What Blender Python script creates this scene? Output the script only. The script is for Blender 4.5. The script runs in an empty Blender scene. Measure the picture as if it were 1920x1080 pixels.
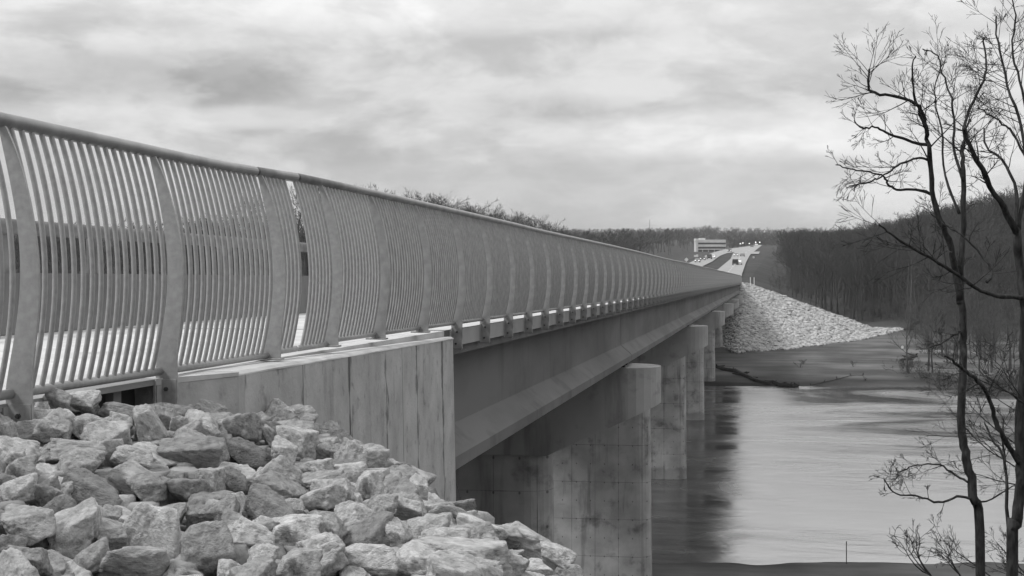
import bpy, bmesh, math, random
import numpy as np
from mathutils import Vector, Matrix

random.seed(7)
RNG = np.random.default_rng(7)
SC = bpy.context.scene
COL = SC.collection
R_ = math.radians

# ------------------------------------------------------------------ camera, sky, sun, exposure
CAMZ = 23.7
TH = math.atan(467 / 3000)
CT, ST = math.cos(TH), math.sin(TH)
HOR = 440.0
cam_d = bpy.data.cameras.new('camera')
cam = bpy.data.objects.new('camera', cam_d)
COL.objects.link(cam)
cam.location = (0, 0, CAMZ)
cam.rotation_euler = (R_(90), 0, TH)
cam_d.lens = 36 * 3000 / 1920
cam_d.sensor_width = 36
cam_d.shift_y = -100 / 1920
cam_d.clip_start = 0.1
cam_d.clip_end = 9000
SC.camera = cam

SUN_EL, SUN_AZ = R_(50), R_(246)      # azimuth measured clockwise from +Y
w = bpy.data.worlds.new('World'); SC.world = w; w.use_nodes = True
nt = w.node_tree; N = nt.nodes; Lk = nt.links
for n in list(N): N.remove(n)
def wn(t, **k):
    n = N.new(t)
    for a, b in k.items(): setattr(n, a, b)
    return n
def wmath(op, a, b=None, clamp=False):
    n = N.new('ShaderNodeMath'); n.operation = op; n.use_clamp = clamp
    for i, s in enumerate((a, b)):
        if s is None: continue
        if isinstance(s, (int, float)): n.inputs[i].default_value = s
        else: Lk.new(s, n.inputs[i])
    return n.outputs[0]
sky = wn('ShaderNodeTexSky'); sky.sky_type = 'NISHITA'; sky.sun_disc = False
sky.sun_elevation = SUN_EL; sky.sun_rotation = SUN_AZ
bw = wn('ShaderNodeRGBToBW'); Lk.new(sky.outputs[0], bw.inputs[0])
tc = wn('ShaderNodeTexCoord')
sp = wn('ShaderNodeSeparateXYZ'); Lk.new(tc.outputs['Generated'], sp.inputs[0])
cb = wn('ShaderNodeCombineXYZ'); Lk.new(sp.outputs[0], cb.inputs[0]); Lk.new(sp.outputs[1], cb.inputs[1])
Lk.new(wmath('MULTIPLY', sp.outputs[2], 2.5), cb.inputs[2])
def wnoise(scale, detail, rough, dist, off):
    mp = wn('ShaderNodeMapping'); mp.inputs['Location'].default_value = off
    Lk.new(cb.outputs[0], mp.inputs[0])
    n = wn('ShaderNodeTexNoise'); n.inputs['Scale'].default_value = scale
    n.inputs['Detail'].default_value = detail; n.inputs['Roughness'].default_value = rough
    n.inputs['Distortion'].default_value = dist
    Lk.new(mp.outputs[0], n.inputs[0]); return n.outputs[0]
def wramp(src, a, b):
    n = wn('ShaderNodeMapRange'); n.interpolation_type = 'SMOOTHSTEP'
    n.inputs[1].default_value = a; n.inputs[2].default_value = b
    Lk.new(src, n.inputs[0]); return n.outputs[0]
az = wmath('DIVIDE', sp.outputs[0], wmath('MAXIMUM', sp.outputs[1], 0.05))
n1 = wnoise(7.5, 12, 0.56, 0.25, (3.1, 1.7, 0.4)); n2 = wnoise(21, 10, 0.62, 0.3, (9.0, 4.0, 2)); n3 = wnoise(2.2, 4, 0.5, 0.2, (1.0, 7.0, 5))
c1 = wramp(n1, 0.44, 0.57)                                   # banks of cloud with ragged edges
tex = wmath('ADD', wmath('MULTIPLY', c1, 0.52), wmath('ADD', wmath('MULTIPLY', wramp(n2, 0.34, 0.66), 0.3), wmath('MULTIPLY', wramp(n3, .35, .65), 0.22)))
def blob(a0, e0, wa, we):
    """one cloud of the real sky: direction a0 (x/y), elevation e0, ragged by the cloud noise"""
    da = wmath('DIVIDE', wmath('SUBTRACT', az, a0), wa); de = wmath('DIVIDE', wmath('SUBTRACT', sp.outputs[2], e0), we)
    d2 = wmath('ADD', wmath('MULTIPLY', da, da), wmath('MULTIPLY', de, de))
    d2 = wmath('ADD', d2, wmath('MULTIPLY', wmath('SUBTRACT', n1, 0.5), 3.0))
    return wramp(d2, 1.5, 0.1)
val = wmath('ADD', 5.5, wmath('MULTIPLY', tex, 3.0))
for a0, e0, wa, we, k in ((-0.44, 0.096, 0.15, 0.020, -1.7), (-0.13, 0.078, 0.085, 0.011, -1.1), (-0.30, 0.055, 0.10, 0.012, -0.7), (0.06, 0.088, 0.05, 0.009, -0.6),
                          (-0.02, 0.062, 0.12, 0.016, 1.7), (-0.22, 0.138, 0.2, 0.014, 1.2), (-0.33, 0.072, 0.05, 0.007, 1.0), (0.0, 0.12, 0.08, 0.02, 0.9)):
    val = wmath('ADD', val, wmath('MULTIPLY', blob(a0, e0, wa, we), k))
# overcast, shaped out of view for the light: bright overhead, dim low, except ahead
fwd = wramp(sp.outputs[1], 0.55, 0.92)
up = wmath('ADD', 0.15, wmath('MULTIPLY', wramp(sp.outputs[2], 0.05, 0.85), 1.25))
up = wmath('ADD', up, wmath('MULTIPLY', wramp(sp.outputs[0], 0.15, 0.8), 0.36))       # right-hand sky raised to light the pier cap ends
mixf = wmath('ADD', wmath('MULTIPLY', up, wmath('SUBTRACT', 1.0, fwd)), wmath('MULTIPLY', fwd, wmath('ADD', 1.0, wmath('MULTIPLY', wramp(sp.outputs[2], 0.11, 0.28), 1.35))))  # unseen sky above the view raised to brighten the water's reflection
val = wmath('MULTIPLY', val, mixf)
val = wmath('ADD', wmath('MULTIPLY', val, 0.97), wmath('MULTIPLY', bw.outputs[0], 0.03))
bg = wn('ShaderNodeBackground'); bg.inputs[1].default_value = 0.1
Lk.new(val, bg.inputs[0])
wo = wn('ShaderNodeOutputWorld'); Lk.new(bg.outputs[0], wo.inputs[0])

sd = bpy.data.lights.new('sun', 'SUN'); sd.energy = 2.7; sd.angle = R_(14); sd.color = (1, 1, 1)
sun = bpy.data.objects.new('sun', sd); COL.objects.link(sun)
sun.rotation_euler = (R_(90) - SUN_EL, 0, math.pi - SUN_AZ)
sv = Vector((math.sin(SUN_AZ) * math.cos(SUN_EL), math.cos(SUN_AZ) * math.cos(SUN_EL), math.sin(SUN_EL)))
sun.rotation_euler = sv.to_track_quat('Z', 'Y').to_euler()

SC.view_settings.view_transform = 'Standard'
SC.view_settings.look = 'None'
SC.view_settings.exposure = 0.0
SC.view_settings.gamma = 1.0
SC.render.engine = 'CYCLES'
SC.cycles.use_denoising = True
SC.cycles.use_adaptive_sampling = False
SC.cycles.max_bounces = 6

# ------------------------------------------------------------------ helpers
def unp(u, v, F):
    """world point seen at photo pixel (u, v) at depth F along the view axis"""
    R = (u - 960) / 3000 * F
    return np.array([R * CT - F * ST, R * ST + F * CT, CAMZ + (HOR - v) / 3000 * F])
def unpz(u, v, z):
    return unp(u, v, (CAMZ - z) * 3000 / (v - HOR))
def RF(x, y):
    return x * CT + y * ST, -x * ST + y * CT

def tag(o, label=None, cat=None, group=None, kind=None):
    if label: o['label'] = label
    if cat: o['category'] = cat
    if group: o['group'] = group
    if kind: o['kind'] = kind
    return o
def empty(name, loc, label=None, cat=None, group=None):
    o = bpy.data.objects.new(name, None); COL.objects.link(o); o.location = loc
    o.empty_display_size = 0.3
    return tag(o, label, cat, group)
def mesh(name, v, f, mat, smooth=False):
    m = bpy.data.meshes.new(name)
    if isinstance(f, np.ndarray):
        v = np.asarray(v, np.float32); k = f.shape[1]
        m.vertices.add(len(v)); m.vertices.foreach_set('co', v.ravel())
        m.loops.add(f.size); m.loops.foreach_set('vertex_index', f.astype(np.int32).ravel())
        m.polygons.add(len(f))
        m.polygons.foreach_set('loop_start', np.arange(0, f.size, k, dtype=np.int32))
        m.polygons.foreach_set('loop_total', np.full(len(f), k, np.int32))
        m.update(calc_edges=True)
    else:
        m.from_pydata([tuple(map(float, p)) for p in v], [], f); m.update()
    if smooth: m.polygons.foreach_set('use_smooth', np.ones(len(m.polygons), bool))
    if mat: m.materials.append(mat)
    return m
def link(name, m, parent=None, loc=None):
    """loc None: the mesh holds world coordinates"""
    o = bpy.data.objects.new(name, m); COL.objects.link(o)
    if parent is not None:
        o.parent = parent
        if loc is None:
            b = Vector(parent.location)
            if parent.parent: b = b + Vector(parent.parent.location)
            loc = -b
    o.location = loc if loc is not None else (0, 0, 0)
    return o
def fix(o):
    bm = bmesh.new(); bm.from_mesh(o.data if hasattr(o, 'data') else o)
    bmesh.ops.recalc_face_normals(bm, faces=bm.faces)
    bm.to_mesh(o.data if hasattr(o, 'data') else o); bm.free()
    return o
class MB:
    def __init__(s): s.v = []; s.f = []
    def add(s, v, f):
        b = len(s.v); s.v += [tuple(map(float, p)) for p in v]; s.f += [[b + i for i in q] for q in f]
    def box(s, x0, x1, y0, y1, z0, z1, slope=0.0, zr=0.0):
        """box whose top and bottom follow a grade: z + zr + slope*y"""
        v = []
        for x in (x0, x1):
            for y in (y0, y1):
                for z in (z0, z1): v.append((x, y, z + zr + slope * y))
        s.add(v, [[0, 1, 3, 2], [4, 6, 7, 5], [0, 4, 5, 1], [2, 3, 7, 6], [0, 2, 6, 4], [1, 5, 7, 3]])
    def tube(s, pts, rad, n=6, cap=True):
        v, f = tube(pts, rad, n, cap); s.add(v, f)
    def prism(s, prof, y0, y1, slope=0.0, zr=0.0):
        """profile (x, z) carried from y0 to y1"""
        n = len(prof)
        v = [(x, y, z + zr + slope * y) for y in (y0, y1) for x, z in prof]
        f = [[i, (i + 1) % n, n + (i + 1) % n, n + i] for i in range(n)] + [list(range(n))[::-1], list(range(n, 2 * n))]
        s.add(v, f)
    def build(s, name, mat, parent=None, smooth=False, loc=None):
        m = mesh(name, s.v, s.f, mat, smooth); fix(m)
        return link(name, m, parent, loc)
def tube(pts, rad, n=6, cap=True):
    P = [Vector(p) for p in pts]; k = len(P)
    if not hasattr(rad, '__len__'): rad = [rad] * k
    v = []; f = []
    t = (P[1] - P[0]).normalized()
    up = Vector((0, 0, 1)) if abs(t.z) < 0.9 else Vector((1, 0, 0))
    a = t.cross(up).normalized()
    for i in range(k):
        t = (P[min(i + 1, k - 1)] - P[max(i - 1, 0)])
        if t.length < 1e-9: t = Vector((0, 0, 1))
        t.normalize()
        a = (a - t * a.dot(t))
        if a.length < 1e-6: a = t.orthogonal()
        a.normalize(); b = t.cross(a)
        for j in range(n):
            q = 2 * math.pi * j / n
            v.append(tuple(P[i] + (a * math.cos(q) + b * math.sin(q)) * rad[i]))
    for i in range(k - 1):
        for j in range(n):
            f.append([i * n + j, i * n + (j + 1) % n, (i + 1) * n + (j + 1) % n, (i + 1) * n + j])
    if cap:
        f.append(list(range(n))[::-1]); f.append(list(range((k - 1) * n, k * n)))
    return v, f

def hash3(i, j, k, seed):
    h = (i.astype(np.int64) * 374761393 + j.astype(np.int64) * 668265263 + k.astype(np.int64) * 2147483647 + seed * 1274126177) & 0xffffffff
    h = ((h ^ (h >> 13)) * 1274126177) & 0xffffffff
    h = h ^ (h >> 16)
    return (h & 0xffff) / 65535.0
def vnoise(p, seed=0):
    i = np.floor(p).astype(np.int64); f = p - i; f = f * f * (3 - 2 * f)
    o = 0
    for a in (0, 1):
        for b in (0, 1):
            for c in (0, 1):
                wgt = (f[..., 0] if a else 1 - f[..., 0]) * (f[..., 1] if b else 1 - f[..., 1]) * (f[..., 2] if c else 1 - f[..., 2])
                o = o + wgt * hash3(i[..., 0] + a, i[..., 1] + b, i[..., 2] + c, seed)
    return o * 2 - 1
def fbm(p, octv=4, seed=0, gain=0.5):
    a, s, o = 1.0, 1.0, 0
    for k in range(octv):
        o = o + a * vnoise(p * s + 17.3 * k, seed + k); a *= gain; s *= 2.03
    return o
def fbm2(x, y, sc, octv=4, seed=0):
    x, y = np.broadcast_arrays(np.asarray(x, float), np.asarray(y, float))
    return fbm(np.stack([x / sc, y / sc, np.zeros_like(x)], -1), octv, seed)
def sstep(a, b, x):
    t = np.clip((x - a) / (b - a), 0, 1); return t * t * (3 - 2 * t)

# ------------------------------------------------------------------ materials (all neutral: the photograph is black and white)
def material(name, c0, c1, scale=3.0, rough=0.8, bump=0.2, bscale=None, detail=6, stretch=(1, 1, 1), metal=0.0,
             spots=None, streak=None, dist=0.02, lo=0.35, hi=0.65, per_obj=0.0, spec=0.3, seams=None, boards=None):
    m = bpy.data.materials.new(name); m.use_nodes = True
    nt = m.node_tree; n = nt.nodes; l = nt.links
    b = n['Principled BSDF']; b.inputs['Roughness'].default_value = rough; b.inputs['Metallic'].default_value = metal
    b.inputs['Specular IOR Level'].default_value = spec
    tc = n.new('ShaderNodeTexCoord')
    def mapping(st):
        mp = n.new('ShaderNodeMapping'); mp.inputs['Scale'].default_value = st; l.new(tc.outputs['Object'], mp.inputs[0]); return mp.outputs[0]
    def noise(st, sc, det, ro=0.55, di=0.0):
        t = n.new('ShaderNodeTexNoise'); t.inputs['Scale'].default_value = sc; t.inputs['Detail'].default_value = det
        t.inputs['Roughness'].default_value = ro; t.inputs['Distortion'].default_value = di * .4
        l.new(mapping(st), t.inputs[0]); return t.outputs[0]
    def rng(src, a, bb, o0, o1):
        r = n.new('ShaderNodeMapRange'); r.inputs[1].default_value = a; r.inputs[2].default_value = bb
        r.inputs[3].default_value = o0; r.inputs[4].default_value = o1; l.new(src, r.inputs[0]); return r.outputs[0]
    def mul(a, bb, op='MULTIPLY'):
        q = n.new('ShaderNodeMath'); q.operation = op
        for i, s in enumerate((a, bb)):
            if isinstance(s, (int, float)): q.inputs[i].default_value = s
            else: l.new(s, q.inputs[i])
        return q.outputs[0]
    c = rng(noise(stretch, scale, detail), lo, hi, c0, c1)
    if spots:                                  # (scale, threshold, factor): blotches of stain
        c = mul(c, rng(noise((1, 1, 1), spots[0], 5, 0.6, 0.6), spots[1] - 0.03, spots[1] + 0.12, 1.0, spots[2]))
    if streak:                                 # (stretch, scale, threshold, factor): run-down marks
        c = mul(c, rng(noise(streak[0], streak[1], 4, 0.6), streak[2], streak[2] + 0.1, 1.0, streak[3]))
    if seams:                                  # (along x pitch, z pitch, factor): formwork panel joints
        bt = n.new('ShaderNodeTexBrick'); bt.offset = 0.0
        sx = n.new('ShaderNodeSeparateXYZ'); l.new(tc.outputs['Object'], sx.inputs[0])
        cx = n.new('ShaderNodeCombineXYZ'); l.new(sx.outputs[0], cx.inputs[0]); l.new(sx.outputs[2], cx.inputs[1])
        l.new(cx.outputs[0], bt.inputs[0])
        bt.inputs['Scale'].default_value = 1.0; bt.inputs['Brick Width'].default_value = seams[0]; bt.inputs['Row Height'].default_value = seams[1]
        bt.inputs['Mortar Size'].default_value = 0.022; bt.inputs['Mortar Smooth'].default_value = 0.3
        c = mul(c, mul(1.0, mul(mul(bt.outputs['Fac'], rng(noise((1, 1, 1), 0.6, 3), 0.35, 0.6, 0.25, 1.0)), 1 - seams[2]), 'SUBTRACT'))
    if seams:                                  # tie holes of the formwork
        vo = n.new('ShaderNodeTexVoronoi'); vo.voronoi_dimensions = '2D'; vo.inputs['Randomness'].default_value = 0.0; vo.inputs['Scale'].default_value = 1.0
        cy = n.new('ShaderNodeCombineXYZ'); l.new(mul(sx.outputs[0], 1 / .93), cy.inputs[0]); l.new(mul(sx.outputs[2], 1 / 1.22), cy.inputs[1])
        l.new(cy.outputs[0], vo.inputs['Vector'])
        c = mul(c, rng(vo.outputs['Distance'], 0.03, 0.055, 0.45, 1.0))
        tide = mul(sx.outputs[2], mul(noise((1, 1, 0), .8, 4), 1.2), 'SUBTRACT')        # damp tide band at the water
        c = mul(c, rng(tide, 0.35, 0.6, 0.68, 1.0))
    if boards:                                 # (start, pitch): dark weeping along the joints between the boards
        sy = n.new('ShaderNodeSeparateXYZ'); l.new(tc.outputs['Object'], sy.inputs[0])
        fr = mul(mul(mul(sy.outputs[1], boards[0], 'SUBTRACT'), 1 / boards[1]), 1.0, 'PINGPONG')
        fr = mul(fr, mul(rng(noise((1, 1, .45), 5.0, 6), .42, .75, 0.0, .20), 0.0, 'ADD'), 'SUBTRACT')
        # pingpong folds every second board, so joints lie at 0 and 1
        e = mul(fr, mul(1.0, fr, 'SUBTRACT'), 'MINIMUM')
        c = mul(c, rng(e, -0.03, 0.022, 0.42, 1.0))
    if per_obj:
        oi = n.new('ShaderNodeObjectInfo'); c = mul(c, rng(oi.outputs['Random'], 0, 1, 1 - per_obj, 1 + per_obj))
    l.new(c, b.inputs['Base Color'])
    if bump:
        bp = n.new('ShaderNodeBump'); bp.inputs['Strength'].default_value = bump; bp.inputs['Distance'].default_value = dist
        l.new(noise(stretch, bscale or scale * 4, 8, 0.65), bp.inputs['Height']); l.new(bp.outputs[0], b.inputs['Normal'])
    return m
def plain(name, c, rough=0.7, metal=0.0, emit=0.0):
    m = bpy.data.materials.new(name); m.use_nodes = True; b = m.node_tree.nodes['Principled BSDF']
    n = m.node_tree.nodes; l = m.node_tree.links
    t = n.new('ShaderNodeTexNoise'); t.inputs['Scale'].default_value = 6; t.inputs['Detail'].default_value = 4
    r = n.new('ShaderNodeMapRange'); r.inputs[1].default_value = .3; r.inputs[2].default_value = .7
    r.inputs[3].default_value = c * .88; r.inputs[4].default_value = c * 1.12
    l.new(t.outputs[0], r.inputs[0]); l.new(r.outputs[0], b.inputs['Base Color'])
    b.inputs['Roughness'].default_value = rough; b.inputs['Metallic'].default_value = metal
    if emit:
        b.inputs['Emission Color'].default_value = (1, 1, 1, 1); b.inputs['Emission Strength'].default_value = emit
    return m
M = {}
M['steel'] = material('galvanised_steel', 0.30, 0.37, 22, 0.5, 0.08, 60, metal=0.2, spots=(14, 0.62, 0.9), streak=((1, 1, .1), 18, .6, .9), spec=0.4)
M['steel_shaded'] = material('shaded_steel', 0.25, 0.33, 9, 0.55, 0.08, 40, metal=0.2, spots=(6, 0.62, 0.88), spec=0.4)  # darker copy of the steel: shade along the farther fence put into the colour
M['rail'] = material('dull_steel_rail', 0.18, 0.27, 4, 0.45, 0.05, 30, metal=0.3, spec=0.4)
M['concrete'] = material('cast_concrete', 0.25, 0.34, 0.7, 0.85, 0.25, 12, spots=(0.9, 0.66, 0.8), streak=((1, 1, 0.07), 1.2, 0.6, 0.8))
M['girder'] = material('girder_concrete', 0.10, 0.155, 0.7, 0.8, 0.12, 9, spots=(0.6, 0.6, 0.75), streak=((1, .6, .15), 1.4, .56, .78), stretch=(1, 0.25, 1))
M['pier'] = material('pier_concrete', 0.33, 0.48, 0.7, 0.85, 0.25, 8, spots=(0.75, 0.58, 0.5), streak=((1, 1, 0.12), 1.1, 0.53, 0.62), seams=(1.55, 2.45, 0.5))
M['cap'] = material('cap_concrete', 0.32, 0.42, 0.5, 0.85, 0.2, 8, spots=(1.1, 0.6, 0.66), streak=((1, 1, 0.12), 1.2, 0.55, 0.7))
M['wall'] = material('board_marked_concrete', 0.34, 0.46, 1.8, 0.9, 0.5, 16, spots=(5.0, 0.6, 0.62),
                     streak=((1.0, 1.0, 0.22), 3.2, 0.6, 0.75), boards=(12.35, 10.0 / 11))
M['endface'] = material('weathered_end_concrete', 0.33, 0.46, 2.4, 0.9, 0.5, 16, spots=(4, 0.6, 0.7))
M['ledge'] = material('pale_concrete', 0.42, 0.56, 2.5, 0.85, 0.2, 14, spots=(3, 0.66, 0.78))
M['path'] = material('path_concrete', 0.46, 0.6, 1.3, 0.85, 0.15, 10, spots=(1.5, 0.64, 0.82))
M['barrier'] = material('barrier_concrete', 0.13, 0.20, 0.9, 0.85, 0.2, 9, spots=(0.7, 0.58, 0.8), streak=((1, 1, 0.12), 1.4, 0.56, 0.8))
M['rock'] = material('limestone', 0.27, 0.64, 2.6, 0.92, 0.65, 11, spots=(3.0, 0.58, 0.6), per_obj=0.3, dist=0.05, lo=0.3, hi=0.7, spec=0.15)
M['rockdark'] = material('pitted_limestone', 0.20, 0.40, 3.0, 0.95, 0.8, 11, spots=(5.0, 0.58, 0.6), per_obj=0.15, dist=0.05, lo=0.3, hi=0.7, spec=0.15)
M['riprap'] = material('pale_riprap', 0.22, 0.50, 0.9, 0.92, 0.3, 3, spec=0.15, spots=(0.5, 0.62, 0.75))
M['ground'] = material('winter_ground', 0.032, 0.06, 0.12, 0.95, 0.4, 1.5, spots=(0.05, 0.58, 0.8), spec=0.1)
M['bark'] = material('dark_bark', 0.018, 0.06, 9, 0.95, 0.4, 30, stretch=(1, 1, 0.3), spec=0.1)
M['wood1'] = material('woodland_bark', 0.06, 0.105, 1, 0.95, 0, spec=0.05, per_obj=0.2)
M['wood2'] = material('far_woodland_bark', 0.06, 0.095, 0.02, 0.95, 0, spec=0.05)
M['shrub'] = material('shrub_stems', 0.04, 0.075, 1, 0.95, 0, spec=0.05)
M['road'] = material('pale_road', 0.27, 0.34, 0.15, 0.9, 0.1, 2)
M['paint'] = plain('white_paint', 0.8)
M['lamp'] = plain('lit_lamp', 0.9, emit=3)
M['dark'] = plain('near_black', 0.03, 0.9)
M['black'] = plain('black_rubber', 0.02, 0.8)
M['glass'] = plain('dark_glass', 0.03, 0.5)
M['white'] = plain('white_cladding', 0.72)
M['bolt'] = plain('dark_bolt', 0.06, 0.5, 0.5)
M['debris'] = plain('dark_driftwood', 0.025, 0.95)

def road_dark(): pass

# ------------------------------------------------------------------ ground, water
GR = -0.028
def softplus(d, k): return np.where(d / k > 30, d, k * np.log1p(np.exp(np.minimum(d / k, 30))))
def lerp_(a, b, t): return a + (b - a) * t
def deckz(y): return CAMZ - 0.74 + GR * y
def roadz(F): return 12.55 + (F - 366) * 0.0042
def near_top(x, y):
    return CAMZ - 1.42 - 0.09 * (x + 4.5) - 0.02 * (10 - y)
def ground(x, y):
    x = np.asarray(x, float); y = np.asarray(y, float)
    R, F = RF(x, y)
    # far side: flood plain rising to the hills
    far = np.interp(F, [225, 247, 251, 262, 300, 340, 500, 1200, 2200, 3600, 6000], [-3, -1.0, 0.25, 1.0, 2.0, 2.6, 4, 9, 15, 24, 26])
    rr = R - 62 - np.maximum(0, F - 400) * 0.30
    hill = 24 * (1 - np.exp(-np.maximum(rr, 0) * 0.30 / 24)) * sstep(290, 400, F) * (1 - 0.6 * sstep(700, 1500, F))
    left = (6 + 8 * sstep(-98, -80, x)) * sstep(-56, -66, x) * sstep(251, 268, F) * (1 - sstep(330, 620, F) * .7)
    far = far + hill + left + fbm2(x, y, 40, 3, 5) * 0.5 * sstep(250, 330, F) + fbm2(x, y, 260, 3, 9) * 4 * sstep(900, 1500, F)
    # embankment carrying the road beyond the bridge, its stone-clad end towards the river
    xr = np.maximum(0, x + 3)
    und = 2.6 * sstep(-4.0, -9.5, x) * sstep(375, 366, y)
    front = 12.8 - (365 - y) * 0.154 - xr * 0.2 - und
    F_ = np.maximum(F, 366)
    ctr = np.interp(F_, [366, 480, 700, 1000, 1200], [-3, -1.5, 2.0, 12, 24])     # the road swings right uphill
    side = roadz(F_) - np.maximum(0, x - ctr) * 0.33
    lft = roadz(F_) - np.maximum(0, -33 - x + (ctr + 3)) * 0.33
    emb = np.minimum(np.minimum(front, side), lft) - 40 * sstep(1150, 1500, F)
    far = np.maximum(far, emb)
    # near side: stone-pitched embankment the photographer stands on
    d1 = 0.886 * (x + 4.2) + 0.463 * (y - 13.5)
    d2 = (y - 23.2) * 0.9
    wv = sstep(-4.75, -4.35, x)
    d = d1 * wv + d2 * (1 - wv)
    nt_ = near_top(np.clip(x, -6, 6), np.clip(y, -4, 26)) + 0.2 * sstep(-3.0, -4.2, x) * sstep(11.2, 9.6, y) - 0.14 * sstep(10.6, 12.0, y)
    nt_ = lerp_(nt_, CAMZ - 1.75 + GR * y, sstep(-4.45, -4.75, x))
    near = nt_ - (0.95 - 0.2 * sstep(0.0, -3.0, x) * wv + 0.25 * (1 - wv)) * softplus(d - .12, 0.22)
    bank = np.interp(F, [60, 100, 111, 113.4, 116, 135], [1.8, 1.1, 0.75, 0.45, -0.6, -3]) + fbm2(x, y, 3.0, 3, 3) * 0.10
    near = np.maximum(near, bank)
    near = near + fbm2(x, y, 0.5, 3, 2) * 0.05 * sstep(30, 20, F)
    return np.where(F < 180, near, far)
def gz(x, y): return float(ground(np.array([x]), np.array([y]))[0])

def axis(parts):
    a = []
    for s, e, st in parts: a += list(np.arange(s, e, st))
    a.append(parts[-1][1]); return np.array(a)
xs = axis([(-4500, -1200, 150), (-1200, -300, 40), (-300, -60, 8), (-60, -8, 2.5), (-8, 7, 0.25), (7, 40, 1.5), (40, 200, 4), (200, 500, 15), (500, 1600, 50), (1600, 4500, 160)])
ys = axis([(-200, -10, 15), (-10, 3, 1.0), (3, 26, 0.25), (26, 120, 1.6), (120, 240, 5), (240, 400, 2.0), (400, 900, 7), (900, 2600, 25), (2600, 7000, 160)])
GX, GY = np.meshgrid(xs, ys); GZ = ground(GX, GY)
nx, ny = len(xs), len(ys)
idx = np.arange(nx * ny).reshape(ny, nx)
F4 = np.stack([idx[:-1, :-1], idx[:-1, 1:], idx[1:, 1:], idx[1:, :-1]], -1).reshape(-1, 4)
gm = mesh('ground', np.stack([GX, GY, GZ], -1).reshape(-1, 3), F4, M['ground'], True)
g = link('ground', gm); tag(g, kind='structure')
# paler silt streaks on the flood plain: a material of the ground itself
def ground_detail(m):
    n = m.node_tree.nodes; l = m.node_tree.links; b = n['Principled BSDF']
    src = b.inputs['Base Color'].links[0].from_socket
    tc = n.new('ShaderNodeTexCoord'); mp = n.new('ShaderNodeMapping'); mp.inputs['Scale'].default_value = (0.012, 0.06, 0.1)
    mp.inputs['Rotation'].default_value = (0, 0, -TH)
    l.new(tc.outputs['Object'], mp.inputs[0])
    t = n.new('ShaderNodeTexNoise'); t.inputs['Scale'].default_value = 3.2; t.inputs['Detail'].default_value = 7; l.new(mp.outputs[0], t.inputs[0])
    r = n.new('ShaderNodeMapRange'); r.inputs[1].default_value = .40; r.inputs[2].default_value = .66; r.inputs[3].default_value = 1.5; r.inputs[4].default_value = 3.2
    l.new(t.outputs[0], r.inputs[0])
    sx = n.new('ShaderNodeSeparateXYZ'); l.new(tc.outputs['Object'], sx.inputs[0])
    mz = n.new('ShaderNodeMapRange'); mz.inputs[1].default_value = 5.0; mz.inputs[2].default_value = 2.2; l.new(sx.outputs[2], mz.inputs[0])
    mx = n.new('ShaderNodeMix'); mx.data_type = 'FLOAT'; l.new(mz.outputs[0], mx.inputs[0]); mx.inputs[2].default_value = 1.0; l.new(r.outputs[0], mx.inputs[3])
    wet = n.new('ShaderNodeMapRange'); wet.inputs[1].default_value = .45; wet.inputs[2].default_value = 1.1; wet.inputs[3].default_value = .5; l.new(sx.outputs[2], wet.inputs[0])
    q0 = n.new('ShaderNodeMath'); q0.operation = 'MULTIPLY'; l.new(wet.outputs[0], q0.inputs[0]); l.new(mx.outputs[0], q0.inputs[1])
    q = n.new('ShaderNodeMath'); q.operation = 'MULTIPLY'; l.new(src, q.inputs[0]); l.new(q0.outputs[0], q.inputs[1]); l.new(q.outputs[0], b.inputs['Base Color'])
ground_detail(M['ground'])

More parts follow.
